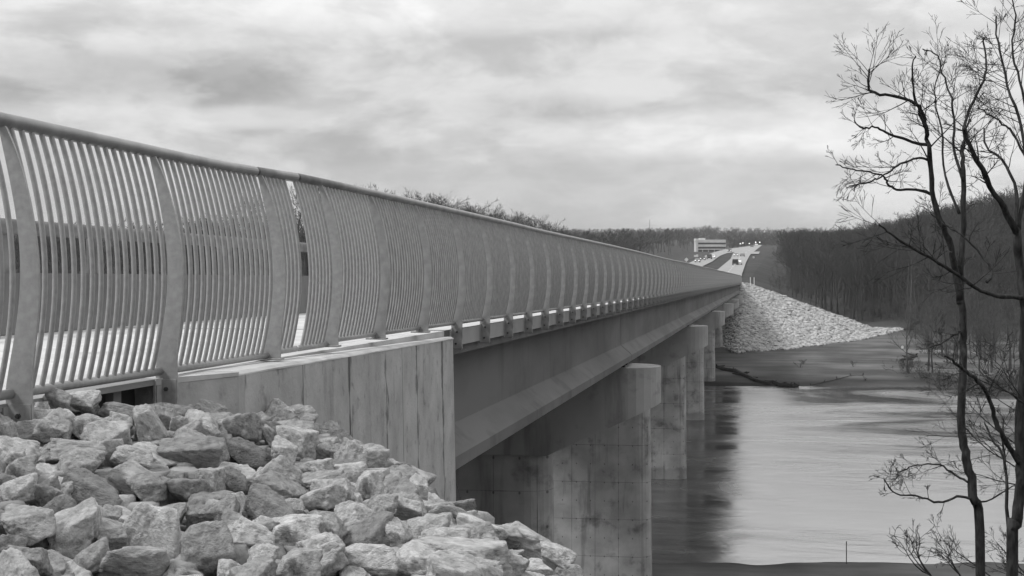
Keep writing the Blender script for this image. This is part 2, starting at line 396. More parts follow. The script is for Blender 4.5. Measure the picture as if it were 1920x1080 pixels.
def water_mat():
    m = bpy.data.materials.new('river_water'); m.use_nodes = True
    n = m.node_tree.nodes; l = m.node_tree.links; b = n['Principled BSDF']
    b.inputs['Base Color'].default_value = (0.07, 0.07, 0.07, 1); b.inputs['IOR'].default_value = 2.3
    b.inputs['Specular IOR Level'].default_value = 0.5
    tc = n.new('ShaderNodeTexCoord')
    def noise(st, sc, det, rot=-TH, ro=0.55, di=0.0):
        mp = n.new('ShaderNodeMapping'); mp.inputs['Scale'].default_value = st; mp.inputs['Rotation'].default_value = (0, 0, rot)
        l.new(tc.outputs['Object'], mp.inputs[0])
        t = n.new('ShaderNodeTexNoise'); t.inputs['Scale'].default_value = sc; t.inputs['Detail'].default_value = det
        t.inputs['Roughness'].default_value = ro; t.inputs['Distortion'].default_value = di
        l.new(mp.outputs[0], t.inputs[0]); return t.outputs[0]
    patch = noise((0.55, 1, 1), 0.055, 5, ro=0.6, di=1.0)
    r = n.new('ShaderNodeMapRange'); r.inputs[1].default_value = .42; r.inputs[2].default_value = .62; r.inputs[3].default_value = .06; r.inputs[4].default_value = 1.0
    l.new(patch, r.inputs[0])
    r2 = n.new('ShaderNodeMapRange'); r2.inputs[1].default_value = .4; r2.inputs[2].default_value = .65; r2.inputs[3].default_value = .11; r2.inputs[4].default_value = .34
    l.new(patch, r2.inputs[0]); l.new(r2.outputs[0], b.inputs['Roughness'])
    silt = noise((0.4, 1, 1), 0.14, 8, ro=0.62, di=1.8)  # muddy mottling, also painting light and dark ripple reflections into the colour
    r3 = n.new('ShaderNodeMapRange'); r3.inputs[1].default_value = .36; r3.inputs[2].default_value = .66; r3.inputs[3].default_value = .03; r3.inputs[4].default_value = .085
    l.new(silt, r3.inputs[0]); l.new(r3.outputs[0], b.inputs['Base Color'])
    h1 = noise((0.45, 1, 1), 0.6, 6, di=1.0); h2 = noise((0.45, 1, 1), 0.16, 3, di=1.2)
    ad = n.new('ShaderNodeMath'); ad.operation = 'MULTIPLY_ADD'; l.new(h2, ad.inputs[0]); ad.inputs[1].default_value = 1.6; l.new(h1, ad.inputs[2])
    bp = n.new('ShaderNodeBump'); bp.inputs['Distance'].default_value = 0.10
    mu = n.new('ShaderNodeMath'); mu.operation = 'MULTIPLY'; l.new(r.outputs[0], mu.inputs[0]); mu.inputs[1].default_value = 0.8
    l.new(mu.outputs[0], bp.inputs['Strength']); l.new(ad.outputs[0], bp.inputs['Height']); l.new(bp.outputs[0], b.inputs['Normal'])
    return m
def rfp(R, F, z): return (R * CT - F * ST, R * ST + F * CT, z)
wv_ = [rfp(-900, 105, 0), rfp(1500, 105, 0), rfp(1500, 258, 0), rfp(-900, 258, 0)]
wo_ = link('river_water', mesh('river_water', wv_, [[0, 1, 2, 3]], water_mat())); tag(wo_, kind='structure')

# ------------------------------------------------------------------ bridge
ZR = CAMZ
Y_END = 366.0
PIER_Y = [56.4 + 50 * k for k in range(6)]
ABUT_Y = 22.45
bridge = empty('bridge', (-13, ABUT_Y, deckz(ABUT_Y)), 'long grey concrete girder bridge on hammerhead piers crossing the river', 'bridge')
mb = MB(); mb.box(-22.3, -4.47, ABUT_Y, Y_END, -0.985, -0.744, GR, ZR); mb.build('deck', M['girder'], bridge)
mb = MB(); mb.box(-22.3, -4.47, ABUT_Y, Y_END, -0.743, -0.738, GR, ZR); mb.build('path_surface', M['path'], bridge)
mb = MB(); mb.box(-4.475, -4.45, ABUT_Y + 0.3, Y_END, -0.99, -0.755, GR, ZR); mb.build('fascia', M['concrete'], bridge)
mb = MB()
mb.box(-22.3, -4.75, -15, ABUT_Y - 0.03, -1.0, -0.745, GR, ZR); mb.box(-4.749, -4.47, 11.5, ABUT_Y - 0.03, -1.0, -0.747, GR, ZR); ob = mb.build('approach_slab', M['path'], bridge)
def girder_prof(L, fl=0.48, top=0.46):
    x = -L
    return [(x + fl, -2.85), (x + fl, -2.66), (x + 0.09, -2.32), (x + 0.09, -1.22), (x + top, -1.13), (x + top, -0.99),
            (x - top, -0.99), (x - top, -1.13), (x - 0.09, -1.22), (x - 0.09, -2.32), (x - fl, -2.66), (x - fl, -2.85)]
ends = [ABUT_Y + 0.1] + PIER_Y + [Y_END - 6.0]
for a, b in zip(ends[:-1], ends[1:]):
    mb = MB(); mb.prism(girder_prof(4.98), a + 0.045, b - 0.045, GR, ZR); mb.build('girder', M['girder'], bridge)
for L in (8.6, 12.4, 16.2, 20.4):
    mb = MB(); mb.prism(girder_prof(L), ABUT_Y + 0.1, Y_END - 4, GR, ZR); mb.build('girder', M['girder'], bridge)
for yj in PIER_Y:
    mb = MB(); mb.box(-21, -5.2, yj - 0.18, yj + 0.18, -2.5, -1.0, GR, ZR); mb.build('diaphragm', M['girder'], bridge)
def stations(xr, half, n=7):
    """round nose: x and half thickness from the tip inwards"""
    return [(xr - half * (1 - math.sin(q)), half * math.cos(q)) for q in [math.pi / 2 * (1 - i / (n - 1)) for i in range(n)]]
def loft(st, zt, zb, y, bat=0.0):
    v = []; f = []
    for i, (x, h) in enumerate(st):
        h = max(h, 0.004)
        v += [(x, y - h, zt[i]), (x + bat * (x > -13.2) - bat * (x < -13.2), y - h - bat * .6, zb[i]),
              (x + bat * (x > -13.2) - bat * (x < -13.2), y + h + bat * .6, zb[i]), (x, y + h, zt[i])]
    for i in range(len(st) - 1):
        a, b = 4 * i, 4 * i + 4
        for j in range(4): f.append([a + j, a + (j + 1) % 4, b + (j + 1) % 4, b + j])
    f.append([0, 3, 2, 1]); k = 4 * (len(st) - 1); f.append([k, k + 1, k + 2, k + 3])
    return v, f
CX = -13.2
for k, yp in enumerate(PIER_Y):
    zt = CAMZ - 3.04 + GR * yp
    p = empty('pier', (CX - bridge.location.x, yp - ABUT_Y, zt - bridge.location.z)); p.parent = bridge
    st = stations(-3.47, 1.08); st += [(x, 1.08) for x in (-5.5, -7.4, -9.5)]
    st += [(2 * CX - x, h) for x, h in st[::-1]]
    def bot(x):
        d = min(abs(x + 3.47), abs(x - (2 * CX + 3.47)))
        return zt - 1.27 - 1.83 * min(1, max(0, d) / 3.9)
    v, f = loft(st, [zt] * len(st), [bot(x) for x, _ in st], yp)
    m = MB(); m.add(v, f); o = m.build('cap', M['cap'], p); o.location = (-CX, -yp, -zt)
    base = -3.0 if 115 < yp < 300 else gz(-8, yp) - 1
    st = stations(-7.30, 0.92); st += [(-9.5, 0.92), (-12, 0.92)]; st += [(2 * CX - x, h) for x, h in st[::-1]]
    zs = zt - 3.0
    v, f = loft(st, [zs] * len(st), [base] * len(st), yp, 0.011 * (zs - base))
    m = MB(); m.add(v, f); o = m.build('stem', M['pier'], p); o.location = (-CX, -yp, -zt)
    for L in (4.98, 8.6, 12.4, 16.2, 20.4):
        for s in (-0.55, 0.55):
            m = MB(); zb = CAMZ - 2.85 + GR * (yp + s)
            m.box(-L - 0.28, -L + 0.28, yp + s - 0.22, yp + s + 0.22, zt - 0.005, zb - 0.004)
            o = m.build('bearing', M['dark'], p); o.location = (-CX, -yp, -zt)
mb = MB(); mb.box(-22, -4.6, ABUT_Y + 0.15, ABUT_Y + 1.0, CAMZ - 9, CAMZ - 1.9); mb.build('abutment', M['girder'], bridge)
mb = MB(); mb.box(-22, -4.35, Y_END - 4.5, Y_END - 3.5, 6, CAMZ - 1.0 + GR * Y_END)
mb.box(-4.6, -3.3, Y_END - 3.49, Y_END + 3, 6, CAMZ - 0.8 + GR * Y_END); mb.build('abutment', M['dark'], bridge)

# ------------------------------------------------------------------ wing wall
wall = empty('wing_wall', (-4.4, 18, CAMZ - 4), 'board-marked grey concrete wing wall with pale top under the fence', 'wall')
A = (-4.10, 12.35); B = (-4.33, 22.35)
ZA, ZB = CAMZ - 1.085, CAMZ - 1.455
def lerp(a, b, t): return a + (b - a) * t
mbw = MB(); n_b = 11
for i in range(n_b):
    t0, t1 = i / n_b, (i + 1) / n_b
    g0 = 0.0006 if i else 0; g1 = 0.0006 if i < n_b - 1 else 0
    t0 += g0 / 2; t1 -= g1 / 2
    off = (0.002, -0.002, 0.001, -0.0015, 0.0025, 0.0, -0.002, 0.001)[i % 8]
    v = []
    for t in (t0, t1):
        x, y = lerp(A[0], B[0], t), lerp(A[1], B[1], t); z = lerp(ZA, ZB, t) - 0.035
        for bx in (0, 1):
            xx = x + off if bx == 0 else x - 0.16
            v += [(xx + (0.08 if bx == 0 else 0), y, CAMZ - 5.6), (xx, y, z)]
    mbw.add(v, [[0, 1, 5, 4], [2, 6, 7, 3], [1, 3, 7, 5], [0, 4, 6, 2], [0, 2, 3, 1], [4, 5, 7, 6]])
# core behind the boards
v = []
for (x, y), z in ((A, ZA), (B, ZB)):
    v += [(x - 0.12, y + (0.05 if y < 15 else -0.05), CAMZ - 5.6), (x - 0.12, y + (0.05 if y < 15 else -0.05), z - 0.11), (-4.68, y + (0.05 if y < 15 else -.05), CAMZ - 5.6), (-4.68, y + (0.05 if y < 15 else -.05), z - 0.11)]
mbw.add(v, [[0, 1, 5, 4], [2, 6, 7, 3], [1, 3, 7, 5], [0, 4, 6, 2], [0, 2, 3, 1], [4, 5, 7, 6]])
mbw.build('board_face', M['wall'], wall)
def chunk(mb, quad_t, z_hi, z_lo):
    n = len(quad_t); v = [(x, y, z) for (x, y), z in zip(quad_t, z_hi)] + [(x, y, z) for (x, y), z in zip(quad_t, z_lo)]
    mb.add(v, [list(range(n)), list(range(n, 2 * n))[::-1]] + [[i, (i + 1) % n, n + (i + 1) % n, n + i] for i in range(n)])
# end block facing the slope
m = MB(); chunk(m, [(A[0] + .010, 12.20), (A[0] + .010, 12.345), (-4.70, 12.345), (-4.70, 11.42), (-4.43, 11.33)], [ZA - .035] * 5, [CAMZ - 4] * 5)
m.build('end_face', M['endface'], wall)
# coping: chamfered and slightly uneven
m = MB(); ns = 26
rows = []
for i in range(ns + 1):
    t = i / ns; x, y = lerp(A[0], B[0], t), lerp(12.19, B[1], t); z = lerp(ZA, ZB, t)
    j = fbm(np.array([[t * 14, 0.3, 0.2]]), 3, 4)[0] * 0.012
    rows.append([(x + .006 + j * .4, y, z - 0.033), (x + .002 + j, y, z - 0.022 + j * .4), (x - 0.035 + j, y, z + j * 0.25), (-4.72, y - (0.06 if i == 0 else 0), z + 0.004), (-4.72, y, z - 0.033)])
v = [p for r in rows for p in r]; f = []
for i in range(ns):
    for j in range(5): f.append([i * 5 + j, i * 5 + (j + 1) % 5, (i + 1) * 5 + (j + 1) % 5, (i + 1) * 5 + j])
f += [[0, 1, 2, 3, 4], [ns * 5 + k for k in (4, 3, 2, 1, 0)]]
m.add(v, f)
chunk(m, [(A[0] + .014, 12.186), (-4.72, 12.186), (-4.72, 11.40), (-4.435, 11.322)], [ZA - .004, ZA + .004, ZA + .02, ZA + .016], [ZA - .033] * 4)
m.build('coping', M['ledge'], wall)

# edge beam under the fence left of the wing wall
eb = empty('edge_beam', (-4.6, 8, CAMZ - 1.5), 'concrete slab edge over a dark recess behind the boulders', 'beam')
m = MB(); m.box(-4.748, -4.45, -8, 11.37, -0.80, -0.757, GR, ZR); m.build('lip', M['concrete'], eb)
m = MB(); m.box(-4.9, -4.62, -8, 11.37, -1.9, -0.803, GR, ZR); m.build('recess', M['dark'], eb)  # solid block, shade of the recess put into its near-black colour
for yy in (10.9, 9.2, 6.8):
    m = MB(); m.box(-4.62, -4.56, yy - .07, yy + .07, -1.9, -0.805, GR, ZR); m.build('rib', M['concrete'], eb)

# ------------------------------------------------------------------ fence
FX = -4.5
def dip(y): return -0.055 * float(1 - sstep(12.5, 16.2, y))
PROF = [(0, 0), (.1, .05), (.2, .088), (.35, .14), (.5, .165), (.65, .165), (.8, .14), (.9, .112), (1, .075)]
FH = 1.64
fence = empty('pedestrian_fence', (FX, 9, CAMZ + 0.7), 'bowed galvanised steel picket fence along the whole bridge edge', 'fence')
def ztop(y): return CAMZ + 0.995 + GR * y + dip(y)
posts = [6.6, 9.0, 11.4, 14.0, 16.0] + [18.1 + 2.41 * k for k in range(145)]
posts = [p for p in posts if p < Y_END - 0.5]
# post plate (local origin at the top rail centre)
POa = [(0, .012), (.06, .06), (.12, .108), (.22, .155), (.35, .205), (.5, .243), (.62, .246), (.75, .232), (.88, .212), (1.0, .200)]
PIa = [(0, -.02), (.06, .0), (.14, .032), (.25, .072), (.38, .108), (.52, .126), (.65, .122), (.78, .095), (.9, .057), (1.0, .033)]
_po = np.polyfit([p[0] for p in POa], [p[1] for p in POa], 5); _pi = np.polyfit([p[0] for p in PIa], [p[1] for p in PIa], 5)
PO = [(t, float(np.polyval(_po, t))) for t in np.linspace(0, 1, 24)]; PI = [(t, float(np.polyval(_pi, t))) for t in np.linspace(0, 1, 24)]
def post_mesh(tail, name, wide=0.0):
    o = [(x, -t * FH) for t, x in PO]; i = [(x, -t * FH) for t, x in PI]
    if tail > 0:
        o += [(.205, -FH - tail * .5), (.19, -FH - tail), ]; i += [(.05, -FH - tail * .5), (.055, -FH - tail)]
    else:
        o += [(.20, -FH - .045)]; i += [(.033, -FH - .045)]
    n = len(o); v = []; f = []
    for y in (-.011, .011):
        v += [(x, y, z) for x, z in o] + [(x, y, z) for x, z in i]
    for k in range(n - 1):
        f.append([k, k + 1, n + k + 1, n + k]); f.append([2 * n + k, 3 * n + k, 3 * n + k + 1, 2 * n + k + 1])
        f.append([k, 2 * n + k, 2 * n + k + 1, k + 1]); f.append([n + k, n + k + 1, 3 * n + k + 1, 3 * n + k])
    f.append([0, n, 3 * n, 2 * n]); f.append([n - 1, 3 * n - 1, 4 * n - 1, 2 * n - 1])
    b = MB(); b.add(v, f)
    if tail > 0:                                        # thicker bolted foot and its back plate on the slab edge
        b.box(.052, .198, -.024, .024, -FH - tail + .02, -FH - .06)
        b.box(.045, .06, -.085, .085, -FH - tail + .015, -FH - .075)
    else:
        b.box(-.02, .215, -.07, .07, -FH - .062, -FH - .046)
    m = mesh(name, b.v, b.f, M['steel']); fix(m); return m
PM_tail = post_mesh(0.39, 'fence_post'); PM_wall = post_mesh(0.0, 'fence_post')
def swap_mat(m, mat): q = m.copy(); q.materials.clear(); q.materials.append(mat); return q
PM_tail_shaded, PM_wall_shaded = swap_mat(PM_tail, M['steel_shaded']), swap_mat(PM_wall, M['steel_shaded'])
bm_ = MB(); bm_.tube([(0, -.018, 0), (0, .018, 0)], .016, 6); bm_.tube([(0, -.03, 0), (0, -.018, 0)], .011, 6)
BM = mesh('bolt', bm_.v, bm_.f, M['bolt']); fix(BM)
_pf = np.polyfit([p[0] for p in PROF], [p[1] for p in PROF], 4)
def cs(t): return float(np.polyval(_pf, t))
def c_at(t): return float(np.interp(t, [p[0] for p in PROF], [p[1] for p in PROF]))
def picket(mb, y, r=.0174, jit=0.0):
    pts = [(cs(t), y, -t * FH + GR * y) for t in np.linspace(0, 1, 19)]
    mb.tube(pts, r, 6, False)
def panel_mesh(ys_, L, name, rail=None):
    b = MB()
    for y in ys_: picket(b, y)
    for (a, e) in (rail or [(0.02, L - 0.02)]):
        b.tube([(.07, a, -FH + GR * a), (.07, e, -FH + GR * e)], .031, 10)
    m = mesh(name, b.v, b.f, M['steel'], True); fix(m); return m
def bars(L, a=0.10, pitch=0.137):
    k = round((L - 0.19 - a) / pitch)
    return [a + (L - 0.19 - a) / k * i for i in range(k + 1)]
panel_std = panel_mesh(bars(2.41), 2.41, 'picket_panel')
cache = {}
def panel_for(L):
    if abs(L - 2.41) < 1e-3: return panel_std
    k = round(L, 3)
    if k not in cache: cache[k] = panel_mesh(bars(L), L, 'picket_panel')
    return cache[k]
panel_shaded = swap_mat(panel_std, M['steel_shaded'])
gap_panel = panel_mesh([.10, .225, .35, .475, .60, .725] + [1.08 + .124 * i for i in range(7)], 2.0, 'picket_panel', [(0.02, .9), (1.0, 1.98)])
NP = 100
far_p = MB(); far_b = MB()
for i, y in enumerate(posts):
    wallpost = 12.2 < y < 22.0
    pm = (PM_wall if wallpost else PM_tail) if y < 17.5 else (PM_wall_shaded if wallpost else PM_tail_shaded)
    if i < NP:
        o = link('fence_post', pm, fence, Vector((FX, y, ztop(y))) - fence.location)
        if not wallpost and i < 40:
            for (bx, bz) in ((.125, -FH - .13), (.11, -FH - .30)):
                q = bpy.data.objects.new('bolt', BM); COL.objects.link(q); q.parent = o; q.location = (bx, -.026, bz)
    else:
        vs = [(v.co.x + FX, v.co.y + y, v.co.z + ztop(y)) for v in pm.vertices]
        far_p.add(vs, [list(p.vertices) for p in pm.polygons])
    if i < len(posts) - 1:
        L = posts[i + 1] - y
        m = gap_panel if abs(y - 14.0) < .01 else panel_for(L) if y < 17.5 else panel_shaded
        if i < NP:
            link('picket_panel', m, fence, Vector((FX, y, ztop(y))) - fence.location)
        else:
            vs = [(v.co.x + FX, v.co.y + y, v.co.z + ztop(y)) for v in m.vertices]
            far_b.add(vs, [list(p.vertices) for p in m.polygons])
o = far_p.build('far_posts', M['steel_shaded'], fence); o['kind'] = 'stuff'
o = far_b.build('far_panels', M['steel_shaded'], fence, True); o['kind'] = 'stuff'
def rail_pts(a, b, st=2.41):
    k = max(2, int((b - a) / st) + 1)
    return [(FX + 0.004 * math.sin(y * .8), y, ztop(y) + (0.012 * math.sin(y * .13 + 1) if y > 30 else 0)) for y in np.linspace(a, b, k)]
for a, b in ((2.0, 13.86), (13.93, 15.13), (15.2, Y_END - .5)):
    m = MB(); m.tube(rail_pts(a, b, 0.8 if b < 20 else 2.41), .046, 14); m.build('top_rail', M['rail'], fence, True)
for y in (13.9, 15.165):
    m = MB(); m.tube([(FX, y - .09, ztop(y - .09)), (FX, y + .09, ztop(y + .09))], .036, 12); m.build('rail_sleeve', M['bolt'], fence, True)

# ------------------------------------------------------------------ traffic barrier beyond the path
bar = empty('traffic_barrier', (-9.7, 10, CAMZ - .7), 'concrete traffic barrier with a deep metal rail behind the fence', 'barrier')
m = MB(); m.prism([(-9.45, -.738), (-9.5, -.55), (-9.56, .05), (-9.82, .05), (-9.9, -.738)], -10, Y_END, GR, ZR); m.build('parapet', M['barrier'], bar)
m = MB()
m.prism([(-9.58 + .055 * math.cos(q), .65 + .10 * math.sin(q)) for q in np.linspace(0, 2 * math.pi, 12, endpoint=False)], -10, Y_END, GR, ZR)
m.build('rail', M['rail'], bar, True)
b = MB()
b.box(-.05, .05, -.09, .09, .0, .55); b.box(-.09, -.05, -.15, .15, .0, .6); b.box(-.02, .03, .09, .16, .44, .55)
PB = mesh('rail_post', b.v, b.f, M['rail']); fix(PB)
for k in range(40):
    y = 10.6 + 2.95 * k
    link('rail_post', PB, bar, Vector((-9.7, y, CAMZ + .048 + GR * y)) - bar.location)
# far parapet on the other side of the roadway
m = MB(); m.prism([(-21.9, -.738), (-21.95, .1), (-22.2, .1), (-22.28, -.738)], ABUT_Y, Y_END, GR, ZR); m.build('parapet', M['barrier'], bar)

# ------------------------------------------------------------------ rocks
def ico(sub):
    bm = bmesh.new(); bmesh.ops.create_icosphere(bm, subdivisions=sub, radius=1)
    v = np.array([q.co[:] for q in bm.verts]); f = np.array([[q.index for q in p.verts] for p in bm.faces]); bm.free()
    return v / np.linalg.norm(v, axis=1, keepdims=True), f
ICO5, ICO3, ICO2 = ico(5), ico(3), ico(2)
def rock_verts(seed, base, k=46, rough=1.0):
    r = np.random.default_rng(seed); V = base[0]
    n = r.normal(size=(int(r.integers(7, 11)), 3)); n /= np.linalg.norm(n, axis=1, keepdims=True)
    n = np.vstack([n, np.array([[1, 0, 0], [-1, 0, 0], [0, 1, 0], [0, -1, 0], [0, 0, 1], [0, 0, -1]]) + r.normal(size=(6, 3)) * .25])
    n /= np.linalg.norm(n, axis=1, keepdims=True)
    d = r.uniform(.55, 1.0, len(n))
    W = V + rough * 0.05 * np.stack([fbm(V * 2.3 + 5 * i, 3, seed + i) for i in range(3)], -1)
    c = np.maximum(W @ n.T, 0.05)
    q = d / c
    rad = -np.log(np.exp(-k * np.minimum(q, 3)).sum(1)) / k
    rad = rad * (1 + rough * (.045 * fbm(V * 1.8, 4, seed + 9) - .12 * np.maximum(0, fbm(V * 3.2, 4, seed + 20) - .1) ** 1.05 + .026 * fbm(V * 9, 5, seed + 30)))
    P = V * rad[:, None]
    P -= (P.max(0) + P.min(0)) / 2
    return P / (P.max(0) - P.min(0)) * 2
protos = []
for s in range(20):
    P = rock_verts(100 + s, ICO5)
    protos.append(mesh('boulder', P, ICO5[1], M['rockdark'] if s in (3, 8, 14) else M['rock'], True))
def surf_hit(u, v, lift=0.15):
    best = None
    for F in np.arange(5.0, 19, 0.04):
        p = unp(u, v, F); d = p[2] - gz(p[0], p[1]) - lift
        if best is None or d < best[0]: best = (d, F)
        if d <= 0: return F
    return best[1]
GRP = {'fence': ('angular boulder heaped against the slab edge under the near fence', 'boulders heaped under the near fence'),
       'wall': ('angular limestone boulder piled in front of the wing wall', 'boulders piled before the wing wall'),
       'crest': ('angular boulder on the edge of the heap with the dark pier behind', 'boulders on the outer edge of the heap'),
       'fore': ('pale limestone boulder in the lower left of the stone heap', 'boulders in the lower left of the heap'),
       'mid': ('limestone boulder in the middle of the stone heap', 'boulders in the middle of the heap')}
def zone(u, v):
    if v < 800 and u < 300: return 'fence'
    if u > 700: return 'crest'
    if v < 900 and u >= 300: return 'wall'
    if v > 940: return 'fore'
    return 'mid'
def add_rock(mesh_, p, scale, rot, u, v, label=None):
    o = bpy.data.objects.new('boulder', mesh_); COL.objects.link(o)
    o.location = p; o.scale = scale; o.rotation_euler = rot
    z = GRP[zone(u, v)]
    tag(o, label or z[0], 'boulder', z[1]); return o
hero = [(60,190,150,200,35),(290,170,160,170,30),(430,160,190,130,0),(190,215,160,120,-10),(250,300,230,150,10),(40,310,120,110,0),
 (640,215,260,100,10),(620,280,180,140,0),(450,300,210,150,20),(760,290,190,240,-30),(1030,205,330,150,15),(870,245,140,150,0),(950,280,120,110,0),
 (1000,325,170,110,-20),(1090,310,160,110,20),(1300,310,190,190,-15),(1570,375,270,180,20),(1425,335,90,120,0),(1010,450,380,210,0),(1310,440,240,170,0),
 (1500,440,160,160,20),(1450,560,290,240,25),(1250,580,160,140,0),(700,460,250,130,10),(360,425,420,130,0),(100,525,190,140,-10),(60,450,150,100,0),
 (400,500,290,180,0),(480,650,380,210,10),(240,670,180,150,15),(80,640,220,160,-10),(780,615,240,160,-10),(1000,640,220,150,0),(1110,575,190,150,10),
 (1440,745,330,220,15),(1070,775,170,140,0),(1200,765,160,180,-20),(140,825,310,210,0),(360,870,430,270,-38),(810,865,380,350,20),(1100,965,350,320,-15),
 (1320,875,300,160,15),(1560,865,310,180,0),(1710,990,260,220,-30),(1390,1000,190,160,0),(120,1010,250,180,0),(700,1030,430,220,0),(480,1010,220,170,-25),
 (1740,850,220,190,20),(1730,690,240,160,-20),(1700,510,180,100,0),(1620,550,150,130,0),(600,905,180,140,0),(900,765,190,110,-10),(1730,590,260,130,-10),
 (560,770,170,130,0),(1260,690,150,120,0),(1560,720,130,100,0)]
hero = [(a / 2.842, 700 + b / 2.842, c / 2.842, d / 2.842, t) for a, b, c, d, t in hero]
hero += [(655,862,70,70,10),(692,915,60,60,0),(775,920,60,52,10),(715,958,70,55,-10),(760,958,80,50,10),(845,975,110,55,20),(800,1000,90,60,0),(735,1005,80,60,20),
 (900,1005,110,55,20),(872,1052,210,70,8),(985,1025,130,70,15),(940,1010,80,45,10),(1040,1050,80,50,25),(905,1072,80,40,0),(1000,1070,90,40,0),(1070,1072,60,30,10),
 (690,1060,120,70,0),(600,1050,110,90,-30),(560,1065,90,60,0),(770,1055,110,60,10),(655,985,90,80,15),(620,930,90,70,-10),(570,1000,90,70,10),(830,1020,100,60,10),(955,1060,80,40,0)]
special = {39: 'big rounded pale boulder beside the long slanting one, lower left of heap', 38: 'long slanting boulder with a flat bright upper face, lower left',
           10: 'large flat-topped boulder touching the end face of the wing wall', 15: 'upright blocky boulder standing before the front face of the wing wall',
           0: 'leaning boulder at the top left, over the near fence post foot', 28: 'dark pitted boulder in the left middle of the heap',
           40: 'large rough boulder right of the big rounded one, at the bottom', 18: 'widest pale boulder in the middle of the heap below the flat-topped one',
           67: 'long low boulder near the right tip of the stone heap', 21: 'tilted egg-shaped boulder below the wing wall with shadow under it',
           34: 'dark wedge-shaped boulder with a sharp ridge, centre of the heap', 68: 'cracked block on the right tip of the heap before the pier'}
placed = []
for i, (u, v, ww, hh, tl) in enumerate(hero):
    F = surf_hit(u, v)
    s = F / 3000
    p = unp(u, v, F)
    sx, sz = ww / 2 * s * 0.98, hh / 2 * s * 1.04
    sy = (sx + sz) / 2 * random.uniform(.85, 1.05)
    a = np.array([-ST, CT, 0]); p = p + a * sy * 0.55
    rot = Matrix.Rotation(TH, 3, 'Z') @ Matrix.Rotation(R_(tl), 3, 'Y')
    dark = i in (28, 34, 19, 22)
    mm = protos[(3, 8, 14)[i % 3]] if dark else protos[[k for k in range(20) if k not in (3, 8, 14)][(i * 7) % 17]]
    add_rock(mm, p, (sx, sy, sz), rot.to_euler(), u, v, special.get(i))
    placed.append((p[0], p[1], (sx + sz) / 2))
# smaller stones packed between and under them
tries = 0; nf = 0
while nf < 214 and tries < 12000:
    tries += 1
    u = random.uniform(-40, 1130); F = random.uniform(5.6, 15)
    R = (u - 960) / 3000 * F
    x, y = R * CT - F * ST, R * ST + F * CT
    if x < -4.5 or (x < -4.0 and y > 11.9): continue
    r = random.uniform(.075, .17) * (1 if F < 9 else 1.15)
    if any((x - a) ** 2 + (y - b) ** 2 < ((r + c) * .55) ** 2 for a, b, c in placed): continue
    z = gz(x, y) + r * .35
    vv = HOR + (CAMZ - z) / F * 3000
    if vv > 1120: continue
    placed.append((x, y, r)); nf += 1
    add_rock(protos[random.randrange(20)], (x, y, z), (r * random.uniform(.9, 1.4), r * random.uniform(.8, 1.2), r * random.uniform(.65, 1.0)),
             (random.uniform(-.5, .5), random.uniform(-.5, .5), random.uniform(0, 6.28)), u, vv)
# uncountable rubble under the boulders
rub_v = []; rub_f = []; nb = 0
lows = [rock_verts(300 + s, ICO3, 60) for s in range(6)]
for k in range(1500):
    u = random.uniform(-60, 1150); F = random.uniform(5, 16); R = (u - 960) / 3000 * F
    x, y = R * CT - F * ST, R * ST + F * CT
    if x < -4.55 or (x < -4.05 and y > 12): continue
    r = random.uniform(.03, .10); P = lows[k % 6] * r * np.array([1.2, 1, .8])
    a = random.uniform(0, 6.28); c, s = math.cos(a), math.sin(a)
    P = P @ np.array([[c, s, 0], [-s, c, 0], [0, 0, 1]]) + np.array([x, y, gz(x, y) + r * .4])
    rub_v.append(P); rub_f.append(ICO3[1] + nb); nb += len(P)
for k in range(2600):                                    # the stone facing carries on down the slope past the edge of the heap
    x, y = random.uniform(-4.0, 7.5), random.uniform(1.5, 26)
    d1 = 0.886 * (x + 4.2) + 0.463 * (y - 13.5)
    if d1 < .35 or d1 > 6.5 or (x < -3.7 and y > 11.5): continue
    r = random.uniform(.09, .25); P = lows[k % 6] * r * np.array([1.25, 1, .75])
    a = random.uniform(0, 6.28); c, s_ = math.cos(a), math.sin(a)
    P = P @ np.array([[c, s_, 0], [-s_, c, 0], [0, 0, 1]]) + np.array([x, y, gz(x, y) - r * .05])
    rub_v.append(P); rub_f.append(ICO3[1] + nb); nb += len(P)
o = link('rubble', mesh('rubble', np.vstack(rub_v), np.vstack(rub_f), M['rock'], False))
tag(o, 'small broken stone filling the gaps between boulders', 'rubble', kind='stuff')
# soil skirt of the near heap is covered by the stones; far stone-clad slope as one mass
rv = []; rf = []; nb = 0; k = 0
lows = [rock_verts(400 + s, ICO2, 10, .8) for s in range(10)]
xx = RNG.uniform(-26, 29, 52000); yy = RNG.uniform(290, 368, 52000)
zz = ground(xx, yy)
xr = np.maximum(0, xx + 3)
und = 2.6 * sstep(-4.0, -9.5, xx) * sstep(375, 366, yy)
fr = 12.8 - (365 - yy) * 0.154 - xr * 0.2 - und
sd_ = 12.5 - np.maximum(0, xx + 3) * 0.33
edge = 2.15 + 0.35 * fbm2(xx, yy, 6, 3, 12)
ok = (fr < sd_ + .5) & (fr > edge) & (zz > edge - .1) & (yy < 367)
pts = np.stack([xx, yy, zz], -1)[ok]
for p in pts[:24000]:
    r = random.uniform(.16, .42) * (1.35 if random.random() < .12 else 1); k += 1
    P = lows[k % 10] * r * np.array([1.25, 1, .62])
    a = random.uniform(0, 6.28); c, s = math.cos(a), math.sin(a)
    ti = random.uniform(-.5, .5); c2, s2 = math.cos(ti), math.sin(ti)
    P = P @ np.array([[1, 0, 0], [0, c2, s2], [0, -s2, c2]]) @ np.array([[c, s, 0], [-s, c, 0], [0, 0, 1]]) + p + np.array([0, 0, r * .15])
    rv.append(P); rf.append(ICO2[1] + nb); nb += len(P)
